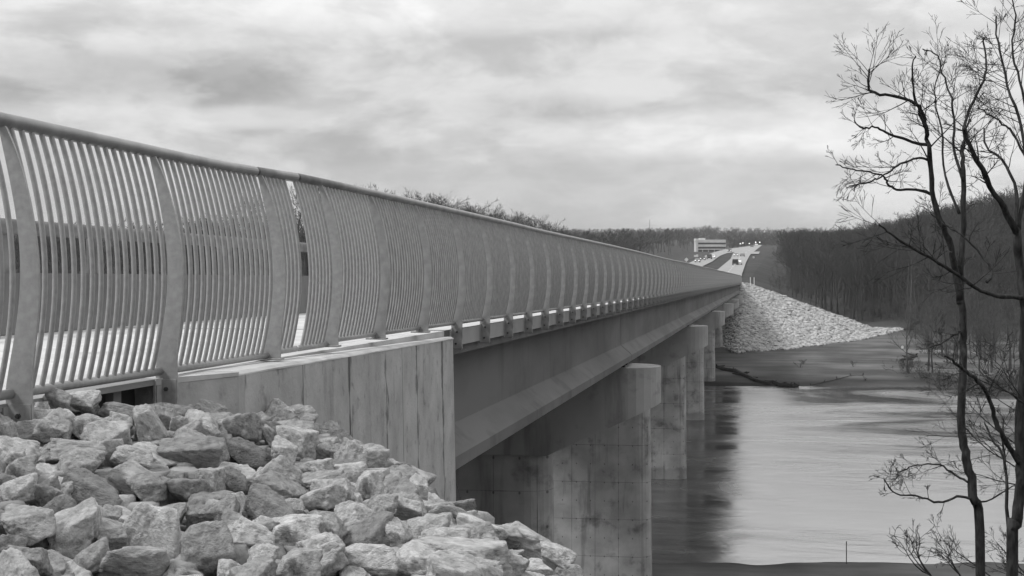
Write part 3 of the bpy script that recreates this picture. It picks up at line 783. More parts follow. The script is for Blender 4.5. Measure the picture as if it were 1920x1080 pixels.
o = link('riprap_slope', mesh('riprap_slope', np.vstack(rv), np.vstack(rf), M['riprap'], False))
tag(o, 'pale broken stone facing on the far embankment slope', 'riprap', kind='stuff')

# ------------------------------------------------------------------ trees
def grow(mb, p, d, length, r, lvl, rnd, sides=(5, 4, 3, 3, 3), kids=(7, 6, 5, 4), up=0.06, spread=0.75, minr=.004, shrink=.62, wob=.16):
    n = 7 if lvl < 2 else 5
    pts = [Vector(p)]; d = Vector(d).normalized(); st = length / (n - 1)
    for i in range(n - 1):
        d = (d + Vector((rnd.gauss(0, wob), rnd.gauss(0, wob), rnd.gauss(0, wob) + up))).normalized()
        pts.append(pts[-1] + d * st)
    rad = [max(minr, r * (1 - .8 * i / (n - 1))) for i in range(n)]
    mb.tube(pts, rad, sides[min(lvl, 4)], False)
    if lvl >= len(kids): return
    for k in range(kids[lvl]):
        t = rnd.uniform(.28 if lvl else .35, 1.0) * (n - 1); i = min(int(t), n - 2); q = pts[i].lerp(pts[i + 1], t - i)
        ax = (pts[i + 1] - pts[i]).normalized()
        s = ax.orthogonal().normalized(); s.rotate(Matrix.Rotation(rnd.uniform(0, 6.28), 3, ax))
        nd = ax * rnd.uniform(.45, 1.0) + s * spread * rnd.uniform(.6, 1.2)
        f = 1 - .45 * t / (n - 1)
        grow(mb, q, nd, length * shrink * rnd.uniform(.6, 1.1) * f, max(minr, rad[i] * .55), lvl + 1, rnd, sides, kids, up, spread, minr, shrink, wob)

# --- the two dark trees on the near bank, limbs traced, given depth
def limb_pts(px, F0, F1, rnd, sub=4, dev=.25):
    n = len(px); P = [unp(u, v, F0 + (F1 - F0) * i / (n - 1)) for i, (u, v) in enumerate(px)]
    out = []
    for i in range(n - 1):
        p0, p1, p2, p3 = P[max(i - 1, 0)], P[i], P[i + 1], P[min(i + 2, n - 1)]
        for k in range(sub):
            t = k / sub
            q = .5 * ((2 * p1) + (-p0 + p2) * t + (2 * p0 - 5 * p1 + 4 * p2 - p3) * t * t + (-p0 + 3 * p1 - 3 * p2 + p3) * t ** 3)
            out.append(Vector(q) + Vector((rnd.gauss(0, .012), rnd.gauss(0, .05), rnd.gauss(0, .012))))
    out.append(Vector(P[-1])); return out
def limb(mb, tw, px, F0, F1, w0, w1, rnd, twigs=10, tl=1.2, t0=.25, sides=8, lev=2, up=.05):
    pts = limb_pts(px, F0, F1, rnd); n = len(pts); sc = F0 / 3000
    rad = [.76 * (w0 + (w1 - w0) * (i / (n - 1)) ** .7) * sc / 2 for i in range(n)]
    rad = [r * rnd.uniform(.9, 1.1) for r in rad]
    mb.tube(pts, rad, sides, True)
    for k in range(int(twigs * 1.5)):
        t = rnd.uniform(t0, 1) * (n - 1); i = min(int(t), n - 2); q = pts[i].lerp(pts[i + 1], t - i)
        ax = (pts[i + 1] - pts[i]).normalized(); s = ax.orthogonal().normalized(); s.rotate(Matrix.Rotation(rnd.uniform(0, 6.28), 3, ax))
        grow(tw, q, ax * .7 + s * .9, tl * 1.15 * rnd.uniform(.35, 1.2) * (1.15 - .55 * t / (n - 1)), max(.007, rad[i] * .36), 0, rnd, (4, 3, 3), (5, 3)[:lev], up * .5, .5, .0040, .68, .06)
def bank_tree(name, label, base_px, F, trunk, limbs, seed):
    rnd = random.Random(seed)
    x, y, _ = unp(trunk[0][0], trunk[0][1], F)
    zb = gz(x, y)
    root = empty(name, (x, y, zb), label, 'tree')
    # carry the trunk down to the ground below the picture
    v_ground = HOR + (CAMZ - zb + .3) * 3000 / F
    tk = MB(); tw = MB()
    path = [(trunk[0][0] + 8, v_ground)] + trunk
    pts = limb_pts(path, F, F, rnd, 5); n = len(pts)
    w0, w1 = base_px
    rad = [(w0 * (1.25 if i < 3 else 1) + (w1 - w0) * (i / (n - 1))) * F / 6000 for i in range(n)]
    tk.tube(pts, rad, 10, True); tk.build('trunk', M['bark'], root, True)
    for (px_, F0, F1, a, b, nt_, tl, *ex) in limbs:
        lm = MB(); limb(lm, tw, px_, F + F0, F + F1, a, b, rnd, nt_, tl, *(ex or [])); lm.build('limb', M['bark'], root, True)
    tw.build('twigs', M['bark'], root); return root
bank_tree('bare_tree', 'dark bare tree whose crooked trunk stands clear in front of the river', (19, 13), 38,
 [(1840, 1085), (1825, 930), (1812, 860), (1802, 800), (1805, 705), (1807, 630), (1801, 560)],
 [([(1801,565),(1786,480),(1768,425),(1750,372),(1744,300),(1738,250),(1730,215),(1718,195),(1680,180),(1640,175),(1628,158),(1630,130)], 0, -1.6, 19, 5, 16, 1.3, .35),
  ([(1736,240),(1722,205),(1712,165),(1711,125),(1717,105)], -.9, -1.3, 9, 3, 4, .7, .2),
  ([(1746,275),(1700,262),(1662,250),(1640,238),(1618,240),(1602,226)], -.6, -2.4, 9, 3, 8, .7, .25),
  ([(1742,300),(1722,297),(1690,308),(1664,322),(1640,338),(1612,345),(1592,349)], -.4, -2.8, 7, 3, 7, .9, .3),
  ([(1752,365),(1718,356),(1682,356),(1665,345),(1658,332),(1630,322),(1600,318),(1567,309)], -.2, -2.6, 9, 2.5, 9, .9, .3),
  ([(1800,570),(1803,480),(1806,400),(1806,320),(1804,280),(1812,255),(1810,230),(1828,185),(1845,150),(1848,110),(1844,72)], 0, 1.2, 17, 4, 16, 1.3, .35),
  ([(1805,340),(1790,280),(1786,210),(1778,165),(1765,130),(1758,105),(1730,92)], .3, 1.6, 8, 3, 12, 1.1, .25),
  ([(1800,400),(1772,330),(1765,240),(1752,170),(1768,120)], .4, 1.8, 8, 2.5, 10, 1.0, .25),
  ([(1805,620),(1790,628),(1765,642),(1742,652)], 0, -.8, 7, 3, 3, .6, .3),
  ([(1822,935),(1795,932),(1760,942),(1720,930),(1680,925),(1662,905),(1658,898)], 0, -1.5, 8, 2.5, 10, .8, .25),
  ([(1818,905),(1790,890),(1760,872),(1720,872),(1695,880),(1680,890)], 0, .9, 7, 2, 10, .8, .2),
  ([(1820,935),(1850,940),(1890,915),(1925,910)], 0, .9, 6, 2.5, 6, .7, .25)], 11)
bank_tree('bare_tree', 'thicker dark bare tree at the right edge with a limb reaching over the water', (23, 16), 35,
 [(1898, 1085), (1905, 985), (1914, 900), (1914, 800), (1920, 650), (1918, 540), (1905, 430)],
 [([(1912,868),(1888,830),(1866,790),(1858,755),(1840,722),(1812,697),(1790,680),(1772,668)], 0, -1.2, 16, 6, 5, .8, .4),
  ([(1906,440),(1880,390),(1850,335),(1815,268),(1808,240)], 0, -.9, 19, 10, 8, 1.0, .3),
  ([(1918,560),(1880,555),(1840,545),(1790,512),(1752,488),(1705,462),(1672,440),(1648,420)], 0, -2.0, 14, 4, 14, 1.1, .3),
  ([(1850,530),(1860,510),(1842,480),(1800,440),(1770,420),(1745,400)], .4, 1.4, 8, 3, 9, .9, .3),
  ([(1905,432),(1905,360),(1880,300),(1850,275),(1845,240)], 0, 1.0, 12, 4, 10, 1.1, .3),
  ([(1908,430),(1925,330),(1915,240),(1890,160),(1872,80),(1868,30)], 0, 1.8, 12, 4, 16, 1.4, .25),
  ([(1925,300),(1900,250),(1880,232),(1850,212),(1835,200)], .6, 1.5, 8, 3, 8, 1.0, .25),
  ([(1930,230),(1912,150),(1898,90),(1905,30),(1890,-20)], .8, 1.8, 9, 3, 12, 1.3, .2),
  ([(1900,1030),(1888,950),(1885,880),(1876,845),(1856,815),(1846,790)], 0, .9, 11, 4, 6, .8, .4),
  ([(1885,880),(1879,820),(1882,780)], .3, .7, 7, 3, 4, .6, .3)], 23)
# a third tree just off the right edge, only its outer branches reaching into view
def side_tree():
    x, y, _ = unp(2010, 900, 45); zb = gz(x, y)
    root = empty('bare_tree', (x, y, zb), 'bare tree whose fine outer branches reach in from the right edge', 'tree')
    rnd = random.Random(31); tk = MB(); tw = MB()
    pts = [Vector((x, y, zb - .4))]; d = Vector((0, 0, 1))
    for i in range(8):
        d = (d + Vector((rnd.gauss(-.01, .05), rnd.gauss(0, .05), .1))).normalized(); pts.append(pts[-1] + d * 2.3)
    rad = [.2 * (1 - .1 * i) for i in range(9)]
    tk.tube(pts, rad, 9, True); tk.build('trunk', M['bark'], root, True)
    for k in range(16):
        f = rnd.uniform(.3, 1) * 8; i = min(int(f), 7); q = pts[i].lerp(pts[i + 1], f - i); a = rnd.uniform(2.2, 4.2)
        grow(tw, q, (math.cos(a), math.sin(a), rnd.uniform(.1, .9)), rnd.uniform(2.2, 4.2), rad[i] * .36, 0, rnd, (6, 4, 3, 3), (6, 5, 4), .05, .6, .005, .58, .08)
    tw.build('limb', M['bark'], root)
side_tree()
# thin branching shoots in the lower right corner
def sapling(u, v, F, h, label, seed, lean):
    rnd = random.Random(seed); x, y, _ = unp(u, v, F); zb = gz(x, y)
    root = empty('sapling', (x, y, zb), label, 'sapling')
    top = CAMZ + (HOR - v) / 3000 * F
    m = MB(); pts = [(x + .3 * rnd.uniform(-1, 1) * (1 - t), y + .2 * rnd.uniform(-1, 1) * (1 - t), zb + (top - zb) * t) for t in (0, .3, .6, .85, 1)]
    m.tube(pts, [.045, .04, .034, .028, .024], 6, True); m.build('trunk', M['bark'], root, True)
    m = MB()
    for k in range(4):
        grow(m, pts[-1], (lean + rnd.uniform(-.5, .5), rnd.uniform(-.5, .5), .5 + rnd.random() * .6), h * rnd.uniform(.6, 1), .017, 0, rnd, (4, 3, 3), (6, 4), .05, .8, .0052, .6, .16)
    m.build('twigs', M['bark'], root); return root
sapling(1745, 1078, 33, 1.5, 'thin branching sapling rising into the bottom edge left of the trees', 5, -1.1)
sapling(1800, 1078, 36, 1.0, 'smaller twiggy sapling beside the crooked trunk at the bottom', 6, -.3)
sapling(1925, 760, 34, 1.6, 'twiggy sapling at the right edge crossing the thick trunk', 9, -.9)

# --- woodland prototypes: bare crowns
def wood_tree(seed, h, kids=(15, 8, 5), minr=.012, broad=1.0):
    rnd = random.Random(seed); m = MB(); t = MB()
    pts = [Vector((0, 0, -.5))]; d = Vector((0, 0, 1))
    for i in range(7):
        d = (d + Vector((rnd.gauss(0, .07), rnd.gauss(0, .07), .1))).normalized(); pts.append(pts[-1] + d * h * .75 / 7)
    rad = [h * .014 * (1 - .78 * i / 7) for i in range(8)]
    t.tube(pts, rad, 5, False)
    for k in range(kids[0]):
        f = rnd.uniform(.3, 1.0) * 7; i = min(int(f), 6); q = pts[i].lerp(pts[i + 1], f - i)
        a = rnd.uniform(0, 6.28); e = rnd.uniform(.35, 1.3)
        grow(m, q, (math.cos(a) * broad, math.sin(a) * broad, e), h * rnd.uniform(.22, .42) * (1.15 - .5 * f / 7), rad[i] * .42, 1, rnd,
             (4, 3, 3, 3), (0,) + kids[1:], .07, .6, minr, .62, .09)
    return t, m
def proto_pair(seed, h, **k):
    t, m = wood_tree(seed, h, **k)
    a = mesh('trunk', t.v, t.f, M['wood1'], True); b_ = mesh('crown', m.v, m.f, M['wood1'])
    return a, b_
WT = [proto_pair(40 + s, 20, broad=(1, .8, 1.2, .7, 1)[s]) for s in range(5)]
def arr(t, m):
    v = np.array(t.v + m.v); n = len(t.v)
    q = t.f + [[n + i for i in p] for p in m.f]
    return v, np.array([p for p in q if len(p) == 4])
LT = [arr(*wood_tree(60 + s, 20, kids=(10, 6, 3), minr=.03)) for s in range(5)]
FT = [arr(*wood_tree(80 + s, 20, kids=(7, 5), minr=.16)) for s in range(5)]
SKY_U = [-400, 200, 330, 450, 500, 560, 640, 700, 800, 900, 1000, 1100, 1290, 1420, 1500, 1600, 1700, 1780, 1850, 1920, 2000]
SKY_V = [404, 404, 395, 350, 332, 320, 324, 333, 346, 370, 395, 426, 432, 430, 424, 413, 392, 368, 345, 322, 305]
def cap_h(x, y, h, loose=6):
    R, F = RF(x, y); u = 960 + 3000 * R / F
    zt = CAMZ + (HOR - (np.interp(u, SKY_U, SKY_V) + random.uniform(-loose, 1.6 * loose))) / 3000 * F
    return max(3.0, min(h, zt - gz(x, y)))
cand = []
# edge of the wood: individuals. R, F, height
def wood_individual(x, y, h, lab, grp, i):
    z = gz(x, y); h = cap_h(x, y, h)
    t, c = WT[i % 5]
    root = empty('bare_tree', (x, y, z), lab, 'tree', grp)
    root.rotation_euler = (0, 0, random.uniform(0, 6.28)); s = h / 20; root.scale = (s * random.uniform(.85, 1.15), s * random.uniform(.85, 1.15), s)
    for nm, mm in (('trunk', t), ('crown', c)):
        o = bpy.data.objects.new(nm, mm); COL.objects.link(o); o.parent = root
cnt = 0
while cnt < 195:
    u = random.uniform(1440, 1960); F = 262 + 240 * random.random() ** 1.2
    R = (u - 960) / 3000 * F; x, y = R * CT - F * ST, R * ST + F * CT
    lim = 14 + max(0, F - 340) * .0
    if u < 1700 and (x < 9 + max(0, 372 - y) * .8 or F < 330): continue
    if True:
        wood_individual(x, y, random.uniform(15, 23) if F > 330 else random.uniform(9, 15), 'bare grey tree in the dense wood along the far right bank', 'trees of the wood on the far right bank', cnt); cnt += 1
cnt = 0
while cnt < 95:
    x = -68 - 60 * random.random() ** 1.6; y = 250 + 330 * random.random()
    if RF(x, y)[1] < 256: continue
    wood_individual(x, y, random.uniform(17, 24), 'bare tree of the wooded ridge showing above and through the fence', 'trees of the ridge behind the fence', cnt); cnt += 1
def mass(name, lib, pts, hs, mat, label, cat):
    vs = []; fs = []; nb = 0
    for k, (p, h) in enumerate(zip(pts, hs)):
        v, f = lib[k % len(lib)]; a = random.uniform(0, 6.28); c, s = math.cos(a), math.sin(a)
        P = (v * (h / 20) * np.array([random.uniform(.9, 1.3), random.uniform(.9, 1.3), 1])) @ np.array([[c, s, 0], [-s, c, 0], [0, 0, 1]]) + np.array(p)
        vs.append(P); fs.append(f + nb); nb += len(P)
    o = link(name, mesh(name, np.vstack(vs), np.vstack(fs), mat)); tag(o, label, cat, kind='stuff'); return o
P_ = []; H_ = []
while len(P_) < 1300:                                     # behind the edge trees on the right
    u = random.uniform(1425, 1990); F = 340 + 560 * random.random()
    R = (u - 960) / 3000 * F; x, y = R * CT - F * ST, R * ST + F * CT
    ctr = np.interp(F, [366, 480, 700, 1000, 1200], [-3, -1.5, 2.0, 12, 24])
    if x < ctr + 9 or (F < 372 and x < 9 + (372 - y) * .8): continue
    P_.append((x, y, gz(x, y))); H_.append(cap_h(x, y, random.uniform(15, 24)))
mass('woodland', LT, P_, H_, M['wood2'], 'dense bare woodland rising behind the far right bank', 'woods')
P_ = []; H_ = []
while len(P_) < 1000:
    x = -66 - 260 * random.random() ** 1.3; y = 252 + 420 * random.random()
    if RF(x, y)[1] < 257: continue
    P_.append((x, y, gz(x, y))); H_.append(cap_h(x, y, random.uniform(15, 24)))
mass('woodland', LT, P_, H_, M['wood2'], 'dense bare woodland on the ridge left of the bridge', 'woods')
P_ = []; H_ = []
while len(P_) < 3200:                                    # far hills and both sides of the far road
    F = 620 + 2300 * random.random() ** 1.2; u = random.uniform(880, 1800)
    R = (u - 960) / 3000 * F; x, y = R * CT - F * ST, R * ST + F * CT
    v = HOR + (CAMZ - roadz(F)) * 3000 / F
    if F < 1230:
        ctr = np.interp(F, [366, 480, 700, 1000, 1200], [-3, -1.5, 2.0, 12, 24])
        if ctr - 62 - max(0, (F - 700)) * .04 < x < ctr + 12: continue
    if 1296 < u < 1368 and F < 1330: continue
    if F < 700 and u > 1300: continue
    P_.append((x, y, gz(x, y))); H_.append(random.uniform(12, 18))
mass('far_woodland', FT, P_, H_, M['wood2'], 'wooded hills on the horizon beyond the road', 'woods')

P_ = []; H_ = []
while len(P_) < 1500:                                    # undergrowth at the foot of the wood and on the road slope
    F = 345 + 560 * random.random() ** 1.5; u = random.uniform(1395, 1960); R = (u - 960) / 3000 * F
    x, y = R * CT - F * ST, R * ST + F * CT
    ctr = np.interp(F, [366, 480, 700, 1000, 1200], [-3, -1.5, 2.0, 12, 24])
    if x < ctr + 4.5 or y < 372 - max(0, x - 4) * 1.1: continue
    P_.append((x, y, gz(x, y))); H_.append(random.uniform(3, 7.5) if x > ctr + 10 else random.uniform(1.5, 3.5))
mass('undergrowth', LT, P_, H_, M['wood2'], 'low brush at the foot of the wood beside the road', 'brush')

# shrubs and debris on the far bank
def shrub(u, v, z, h, w_, label, seed, grp=None):
    rnd = random.Random(seed); x, y, _ = unpz(u, v, z); zb = gz(x, y)
    m = MB()
    for k in range(26 if h > 2.1 else 5):
        a = rnd.uniform(0, 6.28)
        grow(m, (x + rnd.gauss(0, w_ * .2), y + rnd.gauss(0, w_ * .2), zb - .1), (math.cos(a) * w_ / h, math.sin(a) * w_ / h, 1.1), h * rnd.uniform(.5, 1), .03, 0, rnd, (3, 3, 3), (5, 3), .03, .8, .014, .6, .15)
    o = m.build('shrub', M['shrub'], None); tag(o, label, 'shrub', grp); return o
for i, (u, v, h, w_) in enumerate([(1700, 700, 3.2, 3.0), (1735, 706, 3.6, 4.0), (1770, 712, 3.0, 3.0), (1810, 715, 4.0, 4.0), (1860, 716, 4.0, 4.2), (1900, 715, 4.5, 4), (1740, 672, 3.5, 3.5), (1790, 675, 4, 4), (1850, 680, 4, 4), (1600, 690, 1.5, 0.9), (1500, 692, 1.7, .7)]):
    lab = 'bare grey shrub on the far bank below the dark wood' if i < 9 else ('thin scraggy shrub alone on the far flood plain, right one' if i == 9 else 'thin scraggy shrub alone on the far flood plain, left one')
    shrub(u, v, 1.0, h, w_, lab, 700 + i, 'shrubs along the far right bank' if i < 9 else None)
def drift(name, pts, z, r, label):
    rnd = random.Random(len(pts)); m = MB(); P = []
    for u, v in pts:
        x, y, _ = unpz(u, v, z); P.append((x, y, max(0.1, gz(x, y)) + .15))
    m.tube(P, [r * rnd.uniform(.6, 1.3) for _ in P], 6, True)
    for q in P[::1]:
        for k in range(4):
            a = rnd.uniform(0, 6.28); L = rnd.uniform(.5, 1.7) * min(1, r * 3)
            m.tube([q, (q[0] + math.cos(a) * L, q[1] + math.sin(a) * L * .5, q[2] + rnd.uniform(-.1, .55))], [r * .7, r * .2], 5, True)
    o = m.build(name, M['debris'], None); return tag(o, label, 'driftwood')
drift('driftwood', [(1345, 698), (1362, 702), (1378, 704), (1392, 708), (1405, 711), (1420, 715), (1436, 717), (1450, 716), (1464, 719), (1480, 720), (1496, 720)], .5, .38, 'long dark line of driftwood lying along the far water edge')
drift('driftwood', [(1520, 719), (1545, 716), (1570, 713), (1595, 709), (1618, 709), (1623, 714)], .5, .07, 'thin curved driftwood branch on the far bank, right of the line')
drift('log', [(1697, 676), (1706, 673), (1716, 671)], 1.5, .4, 'dark log heap on the far bank beneath the wood')
drift('log', [(1700, 636), (1712, 632), (1722, 630)], 2.2, .45, 'dark fallen log just right of the stone slope tip')
# marker sign near the tip of the stone slope, and a stake in the near shallows
def stake(name, u, v0, v1, F, r, label, cat, head=None, mat=None):
    p0, p1 = unp(u, v0, F), unp(u, v1, F)
    zb = gz(p0[0], p0[1]); root = empty(name, (p0[0], p0[1], min(zb, p0[2])), label, cat)
    m = MB(); m.tube([(p0[0], p0[1], min(zb, p0[2]) - .2), (p1[0], p1[1], p1[2])], r, 6); m.build('post', mat or M['debris'], root)
    if head:
        m = MB(); s, sh = head; n = 16 if sh == 'round' else 4
        off = 0 if sh != 'square' else math.pi / 4
        ring = [(math.cos(off + 2 * math.pi * k / n) * s, math.sin(off + 2 * math.pi * k / n) * s) for k in range(n)]
        v = [(p1[0] + a * CT, p1[1] + a * ST + e - r, p1[2] + b) for e in (-.03, .0) for a, b in ring]
        m.add(v, [list(range(n)), list(range(n, 2 * n))[::-1]] + [[i, (i + 1) % n, n + (i + 1) % n, n + i] for i in range(n)])
        m.build('sign_face', M['paint'], root)
    return root
stake('marker_sign', 1692, 668, 651, 300, .05, 'small white round marker on a thin post near the stone slope tip', 'sign', (.28, 'round'))
stake('stake', 1587, 1062, 1015, 112, .035, 'thin dark stake standing upright at the near water edge', 'stake')
stake('marker_post', 1407, 531, 520, 358, .09, 'left of two white posts at the top of the stone slope', 'post', None, M['paint'])
stake('marker_post', 1414, 532, 520, 358, .09, 'right of two white posts at the top of the stone slope', 'post', None, M['paint'])
stake('warning_sign', 1287, 500, 487, 560, .05, 'pale diamond sign left of the far road', 'sign', (.75, 'diamond'), M['rail'])
stake('road_sign', 1303, 492, 480, 640, .05, 'small white sign, left of a pair beside the far road', 'sign', (.55, 'square'), M['rail'])
stake('road_sign', 1307, 492, 479.5, 640, .05, 'small white sign, right of a pair beside the far road', 'sign', (.65, 'square'), M['rail'])
stake('road_sign', 1413, 492, 482.5, 640, .05, 'small white sign standing right of the far road', 'sign', (.5, 'square'), M['rail'])

# ------------------------------------------------------------------ far road, traffic, office block, mast
def F_of_v(v):
    lo, hi = 366, 2500
    for _ in range(50):
        m_ = (lo + hi) / 2
        if HOR + (CAMZ - roadz(m_)) * 3000 / m_ > v: lo = m_
        else: hi = m_
    return lo
def rp(u, v, dz=0.35):
    F = F_of_v(v); p = unp(u, v, F); p[2] = roadz(F) + dz; return p
def ribbon(name, left, right, dz=.35):
    vs = np.unique(np.concatenate([np.linspace(max(left[0][1], right[0][1]), min(left[-1][1], right[-1][1]), 24)]))[::-1]
    L_ = lambda e, v: np.interp(-v, [-q[1] for q in e], [q[0] for q in e])
    a = [rp(L_(left, v), v, dz) for v in vs]; b = [rp(L_(right, v), v, dz) for v in vs]
    n = len(vs); o = link(name, mesh(name, a + b, [[i, n + i, n + i + 1, i + 1] for i in range(n - 1)], M['road'])); tag(o, kind='structure'); return o
ribbon('road', [(1331, 519), (1346, 507), (1370, 487), (1374, 477), (1376, 474), (1400, 465), (1421, 460)], [(1391, 520), (1391, 517), (1399, 493), (1406.5, 479), (1424, 464.6), (1429, 460)])
ribbon('road', [(1262, 510), (1293, 494), (1316, 483), (1341, 473), (1362, 468), (1421, 460)], [(1295, 512), (1319, 500), (1335, 492), (1349.5, 481), (1362, 476), (1376, 474), (1421, 460.2)], .3)
def dash(u0, v0, u1, v1, hw=.09):
    a, b = rp(u0, v0, .37), rp(u1, v1, .37)
    return [(a[0] - hw, a[1], a[2]), (a[0] + hw, a[1], a[2]), (b[0] + hw, b[1], b[2]), (b[0] - hw, b[1], b[2])]
m = MB()
for k in range(14):
    v0 = 512 - k * 3.1; v1 = v0 - 1.1
    f = lambda v: np.interp(-v, [-512, -493, -479, -466], [1366, 1382, 1391, 1413])
    m.add(dash(f(v0), v0, f(v1), v1), [[0, 1, 2, 3]])
o = m.build('road_markings', M['paint'], None); tag(o, kind='structure')
ribbon('side_road', [(1406, 477.5), (1412, 473.5)], [(1423, 476.5), (1425, 473.0)], .38)

def car_parts(van=False):
    L, W, H = (4.9, 1.9, 1.95) if van else (4.5, 1.8, 1.45)
    if van: side = [(-L/2, .35), (-L/2, 1.0), (-L/2 + .15, 1.85), (-L/2 + .5, H), (1.0, H), (1.55, 1.15), (L/2 - .1, .98), (L/2, .7), (L/2, .35)]
    else: side = [(-L/2, .35), (-L/2, .85), (-L/2 + .35, .95), (-1.3, 1.4), (-.8, H), (.35, H), (1.15, .98), (L/2 - .15, .85), (L/2, .65), (L/2, .32)]
    b = MB(); n = len(side)
    def wz(z): return W / 2 * (1 if z < .95 else 1 - .16 * (z - .95) / (H - .95))
    v = [(-wz(z), y, z) for y, z in side] + [(wz(z), y, z) for y, z in side]
    b.add(v, [list(range(n)), list(range(n, 2 * n))[::-1]] + [[i, (i + 1) % n, n + (i + 1) % n, n + i] for i in range(n)])
    bodym = (b.v, b.f)
    g_ = MB()
    zt = H - .1; fy = 1.6 if van else 1.08; fy2 = 1.03 if van else .4
    g_.add([(-.78, fy + .015, 1.1), (.78, fy + .015, 1.1), (.66, fy2 + .03, zt), (-.66, fy2 + .03, zt)], [[0, 1, 2, 3]])
    ry, ry2 = (-L/2 - .012, -L/2 + .13) if van else (-1.36, -.83)
    g_.add([(-.76, ry - .02, 1.15 if van else 1.34 - .12), (.76, ry - .02, 1.15 if van else 1.22), (.66, ry2 - .02, zt), (-.66, ry2 - .02, zt)], [[3, 2, 1, 0]])
    for s in (-1, 1):
        x = s * (W / 2 - .045)
        g_.add([(s * (W/2 + .004), -1.2 if not van else -2.1, 1.03), (s * (W/2 + .004), fy - .25, 1.03), (s * (W/2 - .085), fy2 - .1, zt), (s * (W/2 - .085), -.8 if not van else -2.0, zt)], [[0, 1, 2, 3]])
    wh = MB(); wh.tube([(-.11, 0, 0), (.11, 0, 0)], .33, 14)
    hl = MB(); hl.box(-.13, .13, -.05, .05, -.08, .08)
    return bodym, (g_.v, g_.f), (wh.v, wh.f), (hl.v, hl.f), L, W
def car(u, v, kind, tone, towards, label, lit=True, yaw=0.0):
    bd, gl, wh, hl, L, W = car_parts(kind == 'van')
    p = rp(u, v, .37)
    root = empty('parked_car' if kind == 'parked' else 'car', tuple(p), label, 'car')
    # heading along the road
    q = rp(u + (6 if True else 0), v - 4, .37)
    base = math.atan2(-(28), 330) if False else R_(-2)
    root.rotation_euler = (0, 0, base + (math.pi if towards else 0) + yaw)
    pm = plain('car_paint', tone, .3)
    for nm, (vv, ff), mt in (('body', bd, pm), ('window', gl, M['glass'])):
        mm = mesh(nm, vv, ff, mt)
        if nm == 'body': fix(mm)
        o = bpy.data.objects.new(nm, mm); COL.objects.link(o); o.parent = root
    wm = mesh('wheel', *wh, M['black']); fix(wm)
    hm = mesh('headlight', *hl, M['lamp'] if (lit and towards) else M['paint']); fix(hm)
    for sx in (-1, 1):
        for sy in (-1, 1):
            o = bpy.data.objects.new('wheel', wm); COL.objects.link(o); o.parent = root; o.location = (sx * (W / 2 - .1), sy * L * .3, .33)
        o = bpy.data.objects.new('headlight', hm); COL.objects.link(o); o.parent = root; o.location = (sx * (W / 2 - .25), L / 2 + .02, .68)
    return root
car(1308, 493.5, 'car', .25, True, 'grey car with bright headlights, nearest oncoming on the left carriageway')
car(1318, 489.5, 'car', .06, True, 'dark car with headlights following the nearest oncoming one')
car(1330, 487.5, 'van', .03, True, 'black van in the middle of the left carriageway', False)
car(1337, 485.5, 'car', .75, True, 'white car just behind the black van')
car(1368, 473.5, 'car', .06, True, 'dark car with headlights where the two carriageways meet')
car(1380, 482, 'car', .35, True, 'car with twin headlights on the upper right carriageway')
car(1392, 482.3, 'car', .2, False, 'grey car without lights climbing the right carriageway', False)
car(1379, 498.5, 'van', .04, False, 'dark van on the right carriageway nearest the bridge', False)
car(1386, 498.0, 'car', .75, False, 'white car beside the dark van on the right carriageway', False)
car(1418, 461.5, 'car', .5, True, 'small distant car at the top of the road')
car(1410, 464.5, 'car', .1, False, 'small dark distant car near the top of the road', False)
def lamp_post(u, v, F, h, label):
    p = unp(u, v, F); zb = p[2] - h; root = empty('street_lamp', (p[0], p[1], zb), label, 'street lamp', 'lit lamps along the far road')
    m = MB(); m.tube([(p[0], p[1], zb - 3), (p[0], p[1], p[2] - .3)], .12, 6); m.build('pole', M['rail'], root)
    m = MB(); m.tube([(p[0], p[1], p[2] - .3), (p[0], p[1], p[2] - .1), (p[0], p[1], p[2] + .2)], [.2, .45, .2], 10); m.build('lamp', M['lamp'], root)
for u, v, lab in ((1388, 457, 'faint lit lamp left in the row beyond the road top'), (1393, 455.5, 'second lit lamp from the left beyond the road top'), (1405, 456.5, 'lit lamp in the middle of the row beyond the road top'),
                  (1417, 454, 'brightest lit lamp above the top of the road'), (1424.5, 454, 'rightmost lit lamp above the top of the road')):
    lamp_post(u, v, 1180, 7, lab)
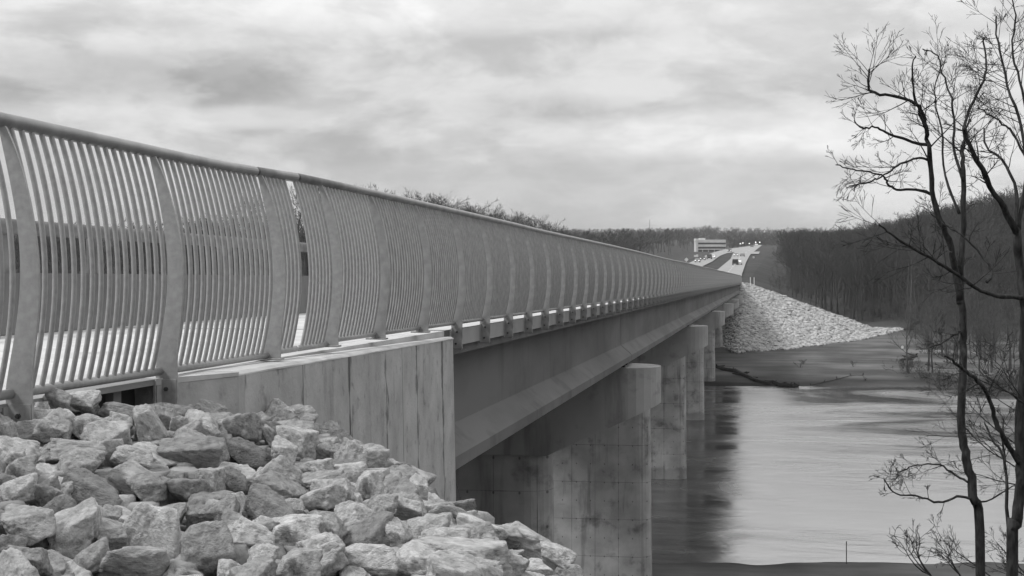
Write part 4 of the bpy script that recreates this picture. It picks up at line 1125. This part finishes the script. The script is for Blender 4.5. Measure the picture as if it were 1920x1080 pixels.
# office block
Fb = 1300
def bp_(u, v, d=0): return unp(u, v, Fb + d)
p0 = bp_(1305, 474); sc = Fb / 3000
off = empty('office_building', tuple(p0), 'white three-storey office block with dark window bands beside the far road', 'building')
def bbox(mb, u0, u1, v0, v1, d0, d1):
    v = []
    for d in (d0, d1):
        for u_, v_ in ((u0, v0), (u1, v0), (u1, v1), (u0, v1)):
            q = unp(u_, v_, Fb); v.append((q[0] - d * ST, q[1] + d * CT, q[2]))
    mb.add(v, [[0, 1, 2, 3], [7, 6, 5, 4], [0, 4, 5, 1], [1, 5, 6, 2], [2, 6, 7, 3], [3, 7, 4, 0]])
m = MB()
for v0, v1 in ((449.5, 455), (458.2, 462.8), (466.4, 468.2)): bbox(m, 1309, 1361, v0, v1, 0, 14)
bbox(m, 1305, 1309, 447.5, 474, -.5, 14); m.build('wall', M['white'], off)
for v0, v1 in ((455.05, 458.15), (462.85, 466.35), (468.25, 474)):
    m = MB(); bbox(m, 1309.1, 1360.4, v0, v1, .6, 13.5); m.build('window', M['glass'], off)
m = MB(); bbox(m, 1312, 1323, 446.6, 449.4, 2, 9); m.build('roof_plant', M['white'], off)
for u_ in (1317, 1328, 1339, 1350, 1360):
    m = MB(); bbox(m, u_, u_ + .9, 468.25, 474, .1, .55); m.build('column', M['white'], off)
m = MB(); bbox(m, 1303, 1305, 449, 452, 2, 8); m.build('canopy', M['white'], off)
# mast
pm_ = unp(1218, 412, 2300); zb = gz(pm_[0], pm_[1]); ms = empty('radio_mast', (pm_[0], pm_[1], zb), 'thin radio mast on the distant skyline', 'mast')
m = MB()
for a in range(3):
    q = 2.09 * a; m.tube([(pm_[0] + math.cos(q) * .8, pm_[1] + math.sin(q) * .8, zb - 1), (pm_[0] + math.cos(q) * .25, pm_[1] + math.sin(q) * .25, pm_[2])], .13, 4)
for k in range(14):
    t = k / 14; r0 = .8 - .55 * t; z = zb + (pm_[2] - zb) * t
    for a in range(3):
        q, q2 = 2.09 * a, 2.09 * (a + 1); m.tube([(pm_[0] + math.cos(q) * r0, pm_[1] + math.sin(q) * r0, z), (pm_[0] + math.cos(q2) * r0, pm_[1] + math.sin(q2) * r0, z + 1)], .06, 3)
m.build('lattice', M['debris'], ms)

# ------------------------------------------------------------------ haze over the valley
hz = MB(); hz.box(-4700, 4700, -320, 7150, -6, 62)
vm = bpy.data.materials.new('haze'); vm.use_nodes = True; vn = vm.node_tree.nodes; vn.clear()
vo = vn.new('ShaderNodeOutputMaterial'); pv = vn.new('ShaderNodeVolumePrincipled')
pv.inputs['Color'].default_value = (.8, .8, .8, 1); pv.inputs['Density'].default_value = 0.00013
vm.node_tree.links.new(pv.outputs[0], vo.inputs['Volume'])
ho = hz.build('haze', vm); tag(ho, 'thin pale haze over the river valley', 'haze', kind='stuff')
SC.cycles.volume_bounces = 0
